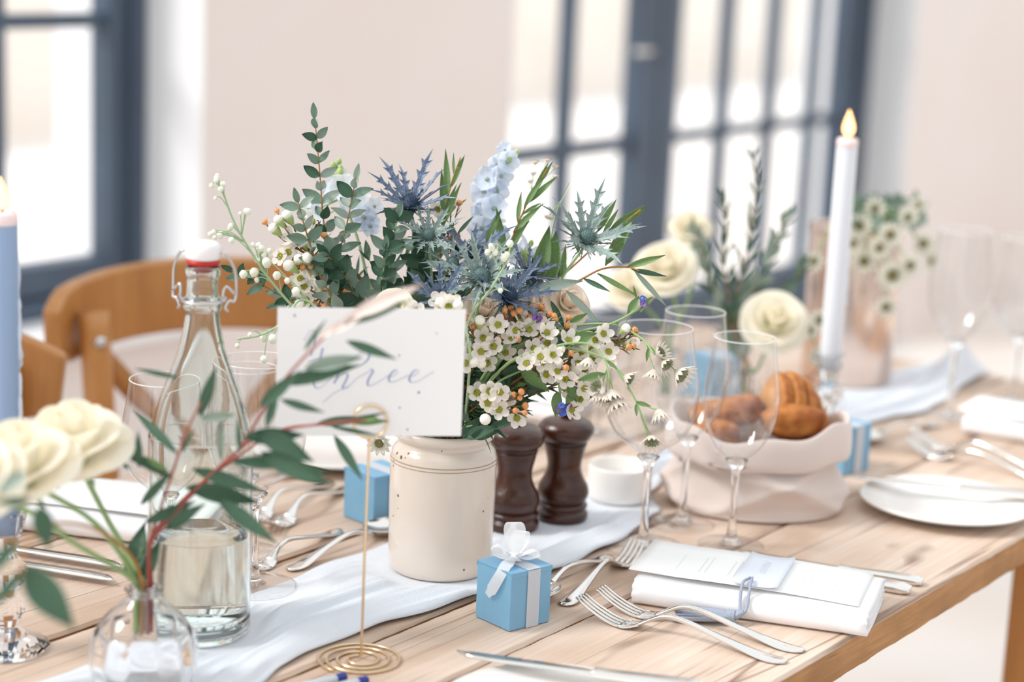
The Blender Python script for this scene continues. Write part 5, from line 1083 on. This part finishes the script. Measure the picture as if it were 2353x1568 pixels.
# bouquet roses
for px, py, dd, rp, k, lb, sd in ((1300, 700, 1.832, 48, 'peach', 'peach rose behind the thistles over the orange buds', 3), (1222, 708, 1.838, 40, 'peach', 'pale peach rose under the dark thistle', 4), (1110, 720, 1.82, 46, 'peach', 'cream peach rose behind the card corner and the waxflowers', 5), (905, 712, 1.74, 42, 'rose', 'cream rose showing above the middle of the card', 6)):
    P = pd(px, py, dd); a, b = jar_root(P); d = (P - JT).normalized()*.6 - FW*.7 + V((0, 0, .1)); rose(lb, P, d.normalized(), rp*dd/FPX, [a, b, lerp(JT, P, .5)], k, BQ, sd)
# ---- scabiosa
SC_P = [ml('petal_ring', petal_flower(11, .36, .22, 1.0, .2, .3), 'scab'), ml('petal_ring', petal_flower(8, .34, .5, .72, .2, .25), 'scab')]; SCB = MB().ball((0, 0, .12), .34, 10, .7); SCC = ml('flower_centre', SCB, 'scc')
def scab(label, P, d, R_, stem, group, name='scabiosa'):
    base = stem[0]; t = thing(name, label, 'flower', base, 0, group); part('stem', MB().tube(catm(list(stem) + [P - V(d)*R_*.1], 5), .0011, 6), M['stemg'], t, True, base); F = Matrix.Translation(P - base) @ framez(d, rnd.uniform(0, 6)) @ Matrix.Diagonal((R_,)*3 + (1,))
    link('petal_ring', SC_P[0], None, t, F); link('petal_ring', SC_P[1], None, t, F @ Matrix.Translation((0, 0, .08))); link('flower_centre', SCC, None, t, F); return t
P = pd(872, 1018, 1.76); b2 = JT + (-RT*.042 - FW*.01) + V((0, 0, .002)); scab('small white scabiosa hanging over the jar rim by the gold ring', P, (-FW + V((0, 0, -.25)) - RT*.2).normalized(), .0125, [JT + V((0, 0, -.03)), JT + V((0, 0, .005)) - RT*.02, b2 + V((0, 0, .010))], BQ)
P = pd(700, 700, 1.83); a, b = jar_root(P); scab('white fringed scabiosa behind the card edge', P, (-FW - RT*.4 + V((0, 0, .3))).normalized(), .020, [a, b, lerp(JT, P, .5)], BQ); P = pd(708, 665, 1.84); a, b = jar_root(P); scab('second white scabiosa above the fringed one', P, (-FW - RT*.4 + V((0, 0, .3))).normalized(), .017, [a, b, lerp(JT, P, .5)], BQ)
# ---- green filling of the bouquet
def filler(label, heads, dd, kinds, ln):
    base = JB + V((0, 0, JH*.35)); t = thing('foliage_bunch', label, 'foliage', base, 0, BQ); mb = MB()
    for (x, y) in heads:
        P = pd(x, y, dd + rnd.uniform(-.03, .03)); a, b = jar_root(P); C = catm([a, b, lerp(JT, P, .5) + V((rnd.gauss(0, .006), rnd.gauss(0, .006), rnd.gauss(0, .006))), P], 5); mb.tube(C, [lerp(.0013, .0006, i/(len(C)-1)) for i in range(len(C))], 5)
        for j in range(4, len(C)):
            if rnd.random() < .75:
                d = (C[j] - C[j-1]).normalized(); s_ = Matrix.Rotation(rnd.uniform(0, 6.28), 3, d) @ d.orthogonal().normalized(); put_leaf(rnd.choice(kinds), C[j] if C[j].z > JT.z + .014 else C[-1 - j % 3], d*.75 + s_*.65, ln*rnd.uniform(.7, 1.2), t, base, BACK, rnd.uniform(-.5, .5))
    part('stem', mb, M['stemb'], t, True, base); return t
for lb, hs, dd, ln in (('dark leafy filling behind the waxflower cluster', [(1130, 860), (1180, 840), (1230, 850), (1170, 800), (1210, 900), (1120, 920), (1160, 940)], 1.83, .030), ('leafy filling low over the jar rim by the mills', [(1100, 960), (1130, 975), (1150, 930), (1090, 930), (1185, 890)], 1.79, .026), ('leafy filling at the heart between thistles and card', [(1000, 640), (1050, 660), (1100, 690), (960, 660), (1010, 590), (1150, 650), (1200, 680)], 1.86, .028), ('leafy filling behind the tallest eucalyptus', [(760, 650), (820, 640), (870, 640), (720, 620), (790, 590), (850, 600)], 1.87, .024), ('leafy filling behind the leaning grey green thistle', [(1260, 680), (1300, 720), (1340, 760), (1230, 740), (1200, 720), (1290, 760)], 1.90, .026), ('fine leafy filling behind the astrantia', [(1250, 800), (1320, 820), (1360, 790), (1290, 840), (1230, 880)], 1.84, .022), ('grey green filling between the two upper thistles', [(930, 600), (960, 560), (1010, 560), (1050, 540), (900, 630)], 1.85, .022)):
    filler(lb, hs, dd, ('willd', 'eucd', 'wided', 'willd', 'euc', 'willow'), ln)
willow('pair of broad leaves folded over the jar rim', [(1060, 985), (1085, 978)], [(1068, 1008, 1140, 978, 'wided', 1.5, 1.775), (1080, 1000, 1142, 995, 'wided', 1.6, 1.77), (1120, 985, 1205, 955, 'wided', .9, 1.79), (1110, 1000, 1130, 1040, 'willow', .5, 1.77), (1055, 1000, 1110, 960, 'wided', 1.4, 1.79)], 1.80, 1.78, 'stemg')
willow('broad dark leaf stem hanging under the waxflowers', [(1130, 890), (1180, 860), (1210, 850)], [(1195, 850, 1262, 900, 'wide', 1.2, 1.775), (1210, 885, 1265, 895, 'wided', 1.2, 1.79), (1150, 860, 1215, 840, 'wided', 1.4, 1.80), (1300, 930, 1330, 885, 'wide', 1.2, 1.77), (1255, 720, 1290, 790, 'willd', 1.2, 1.78), (1265, 690, 1300, 760, 'willd', 1.2, 1.785), (1310, 740, 1350, 720, 'wide', 1.0, 1.78), (1330, 770, 1420, 770, 'wided', 1.0, 1.80)], 1.79, 1.78, 'stemg')

# ------------------------------------------------------------------ foreground bud vase with roses and willow eucalyptus
VB = tp(322, 1606, RZ); VB = V((VB.x, VB.y, RZ)) + FW*.012; FLAT.append((VB.x, VB.y, .034)); VH = hgt(VB, 1352)
vase = thing('bud_vase', 'ribbed clear glass bud vase holding three cream roses', 'vase', VB)
def flute(a, z): return 1 + .07*abs(math.sin(6*a))**.7*(1 if .01 < z < VH*.62 else 0)
vp = [(.026, 0), (.033, .004), (.0385, .018), (.0400, .034), (.0375, .050), (.030, .063), (.019, .073), (.0125, .080), (.0108, .088), (.0112, VH - .006), (.0145, VH - .001), (.0148, VH)]
vo = [(q.x, max(q.y, 0)) for q in catm([V((r, z, 0)) for r, z in vp], 4)]; vi = [(max(r - .0020, .002), max(z, .005)) for r, z in vo]
part('glass', MB().lathe([(0, 0)] + vo + [(.0138, VH + .0008)], 96, wob=flute).lathe([(.0138, VH + .0008)] + list(reversed(vi)) + [(0, .005)], 96), M['glass'], vase)
VM = VB + V((0, 0, VH))
VG = 'stems standing in the ribbed bud vase'
def vroot(ph=None):
    """place in the vase's neck, ph degrees round from the right; None = middle"""
    o_ = V((0, 0, 0)) if ph is None else RT*math.cos(math.radians(ph)) + FW*math.sin(math.radians(ph))
    return [VB + o_*.0062 + V((0, 0, .05)), VM + o_*.0059 - V((0, 0, .012)), VM + o_*.0060 + V((0, 0, .006))]
rose('full cream rose beside the swing top bottle', pd(172, 1040, 1.49), (V((-.10, 0, 1)) - FW*.25).normalized(), .037, vroot(120) + [pd(250, 1200, 1.545)], 'rose', VG, 11, .0022)
rose('cream rose in front of the blue candle', pd(48, 1092, 1.44), (V((-.15, .1, 1)) - FW*.3).normalized(), .038, vroot(170) + [pd(215, 1200, 1.505)], 'rose', VG, 12, .0022)
rose('cream rose lowest of the three, over the candlestick foot', pd(-60, 1120, 1.40), (V((-.35, .1, .9)) - FW*.5).normalized(), .034, vroot(220) + [pd(165, 1245, 1.46), pd(95, 1190, 1.42)], 'rose', VG, 13, .0022)
def vwillow(label, path, d0, d1, leaves, branches=(), mt='stemr', ph=None):
    P = vroot(ph) + pts_px(path, d0, d1); C = catm(P, 6); base = C[0]; t = thing('willow_eucalyptus_sprig', label, 'foliage', base, 0, VG); mb = MB().tube(C, [lerp(.0017, .0008, i/(len(C)-1)) for i in range(len(C))], 7)
    for br, b0, b1 in branches:
        B = catm(pts_px(br, b0, b1), 5); mb.tube(B, [lerp(.0013, .0006, i/(len(B)-1)) for i in range(len(B))], 6)
    part('stem', mb, M[mt], t, True, base)
    for l in leaves:
        x0, y0, x1, y1, kd, w_ = l[:6]; q = l[6] if len(l) > 6 else lerp(d0, d1, .6); a = pd(x0, y0, q); b = pd(x1, y1, q + rnd.uniform(-.02, .02)); put_leaf(kd, a, b - a, (b-a).length, t, base, BACK, rnd.uniform(-.3, .3), w_*1.22)
    return t
vwillow('long red stemmed eucalyptus sprig arching in front of the card', [(352, 1235), (470, 1110), (548, 1035), (597, 955), (640, 890), (700, 820), (780, 745), (850, 705)], 1.53, 1.44,
    [(597, 935, 690, 852, 'willd', 1.15), (640, 885, 830, 838, 'willd', .9), (700, 850, 832, 822, 'eucl', .45), (795, 784, 912, 826, 'willd', 1.0), (645, 918, 742, 950, 'willd', 1.0), (560, 1005, 700, 1000, 'wided', .9), (590, 990, 722, 1062, 'wided', 1.0), (600, 1040, 762, 1112, 'wided', .8), (530, 1062, 690, 1070, 'willd', 1.0), (700, 806, 746, 735, 'willd', .7), (760, 770, 862, 692, 'pale', .95, 1.44), (790, 745, 945, 690, 'willd', .8, 1.44), (800, 730, 968, 654, 'pale', .9, 1.43), (730, 780, 800, 730, 'pale', .9, 1.45), (612, 985, 640, 885, 'willd', 1.1), (552, 1040, 545, 960, 'willd', .8)],
    [([(548, 1035), (600, 1000), (680, 983), (760, 972), (835, 965)], 1.50, 1.46)], ph=5)
vwillow('horizontal eucalyptus tip crossing the gold ring of the card stand', [(345, 1240), (440, 1130), (530, 1062), (640, 990), (740, 976), (840, 966)], 1.575, 1.52,
    [(725, 976, 850, 960, 'willd', 1.0), (770, 974, 890, 948, 'willd', .5), (800, 970, 895, 968, 'willow', .8), (760, 980, 870, 1002, 'willd', .5), (768, 1000, 838, 1106, 'willd', 1.0), (600, 1060, 760, 1090, 'willd', .9), (640, 1062, 745, 1115, 'wided', .8), (820, 968, 870, 960, 'willow', 1.2)], ph=55)
vwillow('red stemmed eucalyptus sprig in front of the bottle', [(345, 1250), (372, 1160), (395, 1090), (430, 990), (462, 925)], 1.525, 1.485,
    [(458, 958, 498, 836, 'willd', 1.05), (408, 1046, 302, 932, 'willd', .75), (400, 1100, 213, 996, 'willd', .55), (300, 1080, 214, 1000, 'willd', .9), (320, 1075, 317, 990, 'willd', 1.1), (386, 1085, 330, 1048, 'willow', 1.0), (322, 1162, 395, 1082, 'willd', 1.1), (440, 1078, 606, 1132, 'willd', 1.0), (425, 1122, 597, 1156, 'wided', .8), (498, 1145, 636, 1256, 'willd', 1.1), (330, 1202, 452, 1152, 'willd', 1.15), (385, 1216, 462, 1160, 'wided', .9), (465, 960, 538, 955, 'eucl', .55), (415, 870, 310, 848, 'willd', .6), (420, 1040, 440, 990, 'willd', .9), (510, 1060, 508, 955, 'eucl', .3)],
    [([(350, 1236), (400, 1185), (455, 1120), (530, 1045)], 1.515, 1.49)], ph=315)
vwillow('short broad leaved sprig at the mouth of the bud vase', [(322, 1300), (326, 1260)], 1.555, 1.55, [(300, 1335, 332, 1202, 'wided', 1.25, 1.545), (330, 1338, 368, 1240, 'wided', 1.0, 1.545), (318, 1340, 322, 1285, 'wided', 1.5, 1.55)], mt='stemg')
vwillow('drooping eucalyptus sprig hanging low from the bud vase', [(300, 1275), (215, 1215), (120, 1205), (60, 1250), (50, 1320)], 1.52, 1.22, [(55, 1300, 172, 1446, 'wided', 1.35, 1.24), (90, 1160, 112, 1262, 'wided', 1.4, 1.30), (70, 1150, -20, 1160, 'willd', 1.2, 1.28), (60, 1085, -10, 1135, 'eucl', .8, 1.25), (52, 1310, -20, 1400, 'willd', 1.3, 1.24), (40, 1240, -30, 1330, 'willd', 1.5, 1.24)], mt='stemo', ph=268)

# ------------------------------------------------------------------ distant flowers
FG = 'flowers around the copper vase'
tinb = V((2.485, 1.172, RZ)); FLAT.append((tinb.x, tinb.y, .07)); tinh = hgt(tinb - FW*.05, 530); tin = thing('copper_vase', 'tall brushed copper cylinder vase full of white flowers', 'vase', tinb)
part('cylinder', MB().lathe([(0, 0), (.061, 0), (.0625, .003), (.0625, tinh - .003), (.0615, tinh), (.0600, tinh - .003), (.0595, .006), (0, .006)], 56), M['copper'], tin)
part('rim_band', MB().lathe([(.0625, tinh - .012), (.0640, tinh - .010), (.0640, tinh - .002), (.0625, tinh)], 56), M['copper'], tin)
TM = tinb + V((0, 0, tinh))
hd = [(1975, 520, 34, 'beside the candle'), (2010, 480, 30, 'at the top of the copper vase'), (2045, 540, 34, 'in the middle of the vase'), (2085, 500, 28, 'high on the right of the copper vase'), (2120, 560, 32, 'reaching furthest right'), (2050, 632, 42, 'with a big dark eye'), (2035, 705, 30, 'hanging down over the copper'), (1985, 600, 34, 'tucked behind the candle flame stem'), (2090, 610, 30, 'right of the dark eyed one'), (1960, 560, 28, 'just left of the others'), (2110, 470, 22, 'on the longest stem'), (1885, 735, 32, 'hanging low on the left of the copper vase'), (1870, 600, 28, 'in front of the copper rim'), (2140, 600, 24, 'at the outer right edge'), (2020, 570, 30, 'deep in the bunch')]
def stem_over(b0, P):
    """up out of the vase and, for a low head, over the rim before it hangs"""
    w_ = P - TM; w_.z = 0; L_ = max(w_.length, 1e-6)
    if P.z > TM.z + .045: return [b0 - V((0, 0, .08)), b0, TM + w_*min(1, .045/L_) + V((0, 0, .03))]
    return [b0 - V((0, 0, .08)), b0, TM + w_*(.040/L_) + V((0, 0, .022)), TM + w_*(.070/L_) + V((0, 0, .022))]
for i, (x, y, s_, wh) in enumerate(hd):
    dd = 2.62 + .03*math.sin(i*2.1); P = pd(x, y, dd); a = rnd.uniform(0, 6.28); b0 = TM + V((.035*math.cos(a), .035*math.sin(a), .0)); d = ((P - TM)*3 - FW*.7 + V((0, 0, .1))).normalized()
    scab({'with a big dark eye': 'largest white scabiosa with a big dark eye in the copper vase', 'hanging down over the copper': 'white scabiosa hanging down over the copper side of the vase', 'on the longest stem': 'small white scabiosa on the longest stem in the copper vase', 'in front of the copper rim': 'white scabiosa before the bare copper rim', 'beside the candle': 'white scabiosa in the copper vase right beside the pale candle', 'hanging low on the left of the copper vase': 'white scabiosa hanging lowest from the copper vase, by the open cream rose'}.get(wh, 'white scabiosa flower in the crowd over the copper vase'), P, d, s_*dd/FPX, stem_over(b0, P), FG)
t = thing('foliage_bunch', 'soft green foliage filling the copper vase', 'foliage', TM - V((0, 0, .06)), 0, FG); mb = MB(); bs = TM - V((0, 0, .06))
for i in range(34):
    x, y = rnd.uniform(1930, 2130), rnd.uniform(470, 590); P = pd(x, y, 2.66 + rnd.uniform(-.04, .05)); P.z = max(P.z, TM.z + .012); w_ = P - TM; w_.z = 0; w_ = w_*min(1, .045/max(w_.length, 1e-6)); C = catm([bs + V((rnd.uniform(-.02, .02), rnd.uniform(-.02, .02), 0)), TM + w_ + V((0, 0, .030)), P], 4); mb.tube(C, .0009, 4)
    for j in (5, 7, 8): put_leaf('eucl' if i % 3 else 'euc', C[min(j, len(C)-1)], V((rnd.gauss(0, 1), rnd.gauss(0, 1), abs(rnd.gauss(.3, 1)))), .021, t, bs, BACK)
part('stem', mb, M['stemg'], t, True, bs)
def small_vase(c, rim_py, label, r=.026):
    on = interp(near, c[0]) - r < c[1] < interp(far, c[0]) + r; b = V((c[0], c[1], RZ if on else TZ)); h = hgt(b, rim_py)
    if on: FLAT.append((c[0], c[1], r + .003))
    t = thing('bud_vase', label, 'vase', b); pr_ = [(r*.8, 0), (r, .008), (r, h*.55), (r*.55, h*.78), (r*.45, h*.9), (r*.58, h)]; vo_ = [(q.x, max(q.y, 0)) for q in catm([V((p_, z, 0)) for p_, z in pr_], 4)]
    part('glass', MB().lathe([(0, 0)] + vo_ + list(reversed([(max(p_ - .002, .003), max(z, .004)) for p_, z in vo_])) + [(0, .004)], 40), M['glass'], t); return b, b + V((0, 0, h))
b1, m1 = small_vase((2.16, 1.155), 850, 'clear bud vase of eucalyptus behind the wine glass')
def ring(i, n, r=.0066): return V((r*math.cos(2*math.pi*i/n + 2.6), r*math.sin(2*math.pi*i/n + 2.6), 0))
def far_sprigs(m_, specs, label0):
    for i, (path, d0, d1, kd, lb) in enumerate(specs):
        sprig('willow_eucalyptus_sprig', lb, [m_ + ring(i, 5) - V((0, 0, .06)), m_ + ring(i, 5)] + pts_px(path, d0, d1), 'stemo', kd, .036, .015, .30, 1.0, True, .5, 'foliage', False, .55, .3, FG, .0014)
far_sprigs(m1, [([(1690, 700), (1720, 560), (1738, 420), (1728, 360)], 2.50, 2.46, 'willd', 'tallest eucalyptus sprig in the bud vase before the glazed door'), ([(1680, 720), (1665, 600), (1670, 500), (1660, 450)], 2.48, 2.44, 'willd', 'upright eucalyptus sprig beside the tallest one in that bud vase'), ([(1670, 740), (1630, 640), (1610, 560), (1590, 520)], 2.46, 2.40, ('willd', 'eucl'), 'eucalyptus sprig leaning to the roses behind the wine glasses'), ([(1700, 740), (1760, 620), (1790, 540), (1815, 490)], 2.52, 2.50, ('eucl', 'willd'), 'eucalyptus sprig leaning to the pale candle'), ([(1700, 760), (1780, 680), (1830, 640), (1850, 600)], 2.52, 2.52, ('willd', 'euc'), 'low eucalyptus sprig just over the open cream rose')], '')
rose('open cream rose in front of the copper vase', pd(1778, 745, 2.42), (V((0, 0, .6)) - FW*.8).normalized(), .035, [m1 - V((0, 0, .06)), m1, pd(1740, 850, 2.45)], 'rose', FG, 21, .0022)
b2_, m2 = small_vase((2.10, 1.235), 800, 'second clear bud vase behind the wine glasses')
rose('cream rose above the wine glass rims', pd(1530, 625, 2.42), (V((0, 0, .7)) - FW*.7 - RT*.2).normalized(), .034, [m2 + ring(0, 3, .0052) - V((0, 0, .06)), m2 + ring(0, 3, .0052), m2 + ring(0, 3, .0056) + V((0, 0, .016)), pd(1560, 740, 2.44)], 'rose', FG, 22, .0022)
rose('smaller cream rose, highest of those behind the wine glasses', pd(1585, 530, 2.50), (V((0, 0, .8)) - FW*.6).normalized(), .024, [m2 + ring(1, 3, .0052) - V((0, 0, .06)), m2 + ring(1, 3, .0052), m2 + ring(1, 3, .0056) + V((0, 0, .016)), pd(1590, 660, 2.46)], 'rose', FG, 23, .0022)
P = pd(1500, 660, 2.40); rose('low cream rose behind the arching willow twig', pd(1450, 665, 2.44), (V((0, 0, .6)) - FW*.7 - RT*.3).normalized(), .026, [m2 + ring(2, 3, .0052) - V((0, 0, .06)), m2 + ring(2, 3, .0052), m2 + ring(2, 3, .0056) + V((0, 0, .016)), pd(1530, 760, 2.44)], 'rose', FG, 24, .0022)
b3_, m3 = small_vase((2.20, 1.06), 860, 'third clear bud vase at the foot of the copper vase', .022)
for i, (x, y, s_, lb) in enumerate(((1880, 820, 26, 'white scabiosa low beside the pale candle'), (1860, 760, 24, 'white scabiosa between the cream rose and the candle'))):
    P = pd(x, y, 2.42); scab(lb, P, (-FW + V((0, 0, .2))).normalized(), s_*2.42/FPX, [m3 + ring(i, 2, .004) - V((0, 0, .06)), m3 + ring(i, 2, .004), lerp(m3, P, .6)], FG)
# fine grasses and umbels behind the bouquet
def umbel(label, path, spots, dd):
    C, R_ = stem_to(pts_px(path, dd, dd), .0010, .0005); base = C[0]; t = thing('umbel_flower', label, 'flower', base, 0, BQ); mb = MB().tube(C, R_, 5); hd_ = MB()
    for x, y in spots:
        P = pd(x, y, dd + rnd.uniform(-.01, .01)); q = C[-4]; mb.tube([q, lerp(q, P, .6), P], .0004, 4); hd_.lathe([(0, -.002), (.002, -.001), (.0042, .0015), (.002, .0025), (0, .0025)], 7, P)
    part('stem', mb, M['steml'], t, True, base); part('flower_heads', hd_, M['astr'], t, True, base); return t
umbel('fine umbel of tiny heads behind the leaning willow sprig', [(1120, 800), (1190, 620), (1205, 480), (1240, 410)], [(1230, 375), (1258, 370), (1225, 400), (1275, 385), (1218, 418), (1250, 395), (1275, 408)], 1.95)
umbel('single thin flower stem beside the leaning thistle', [(1180, 800), (1250, 620), (1275, 500), (1310, 420)], [(1265, 502), (1258, 500)], 1.90)
build_runner()
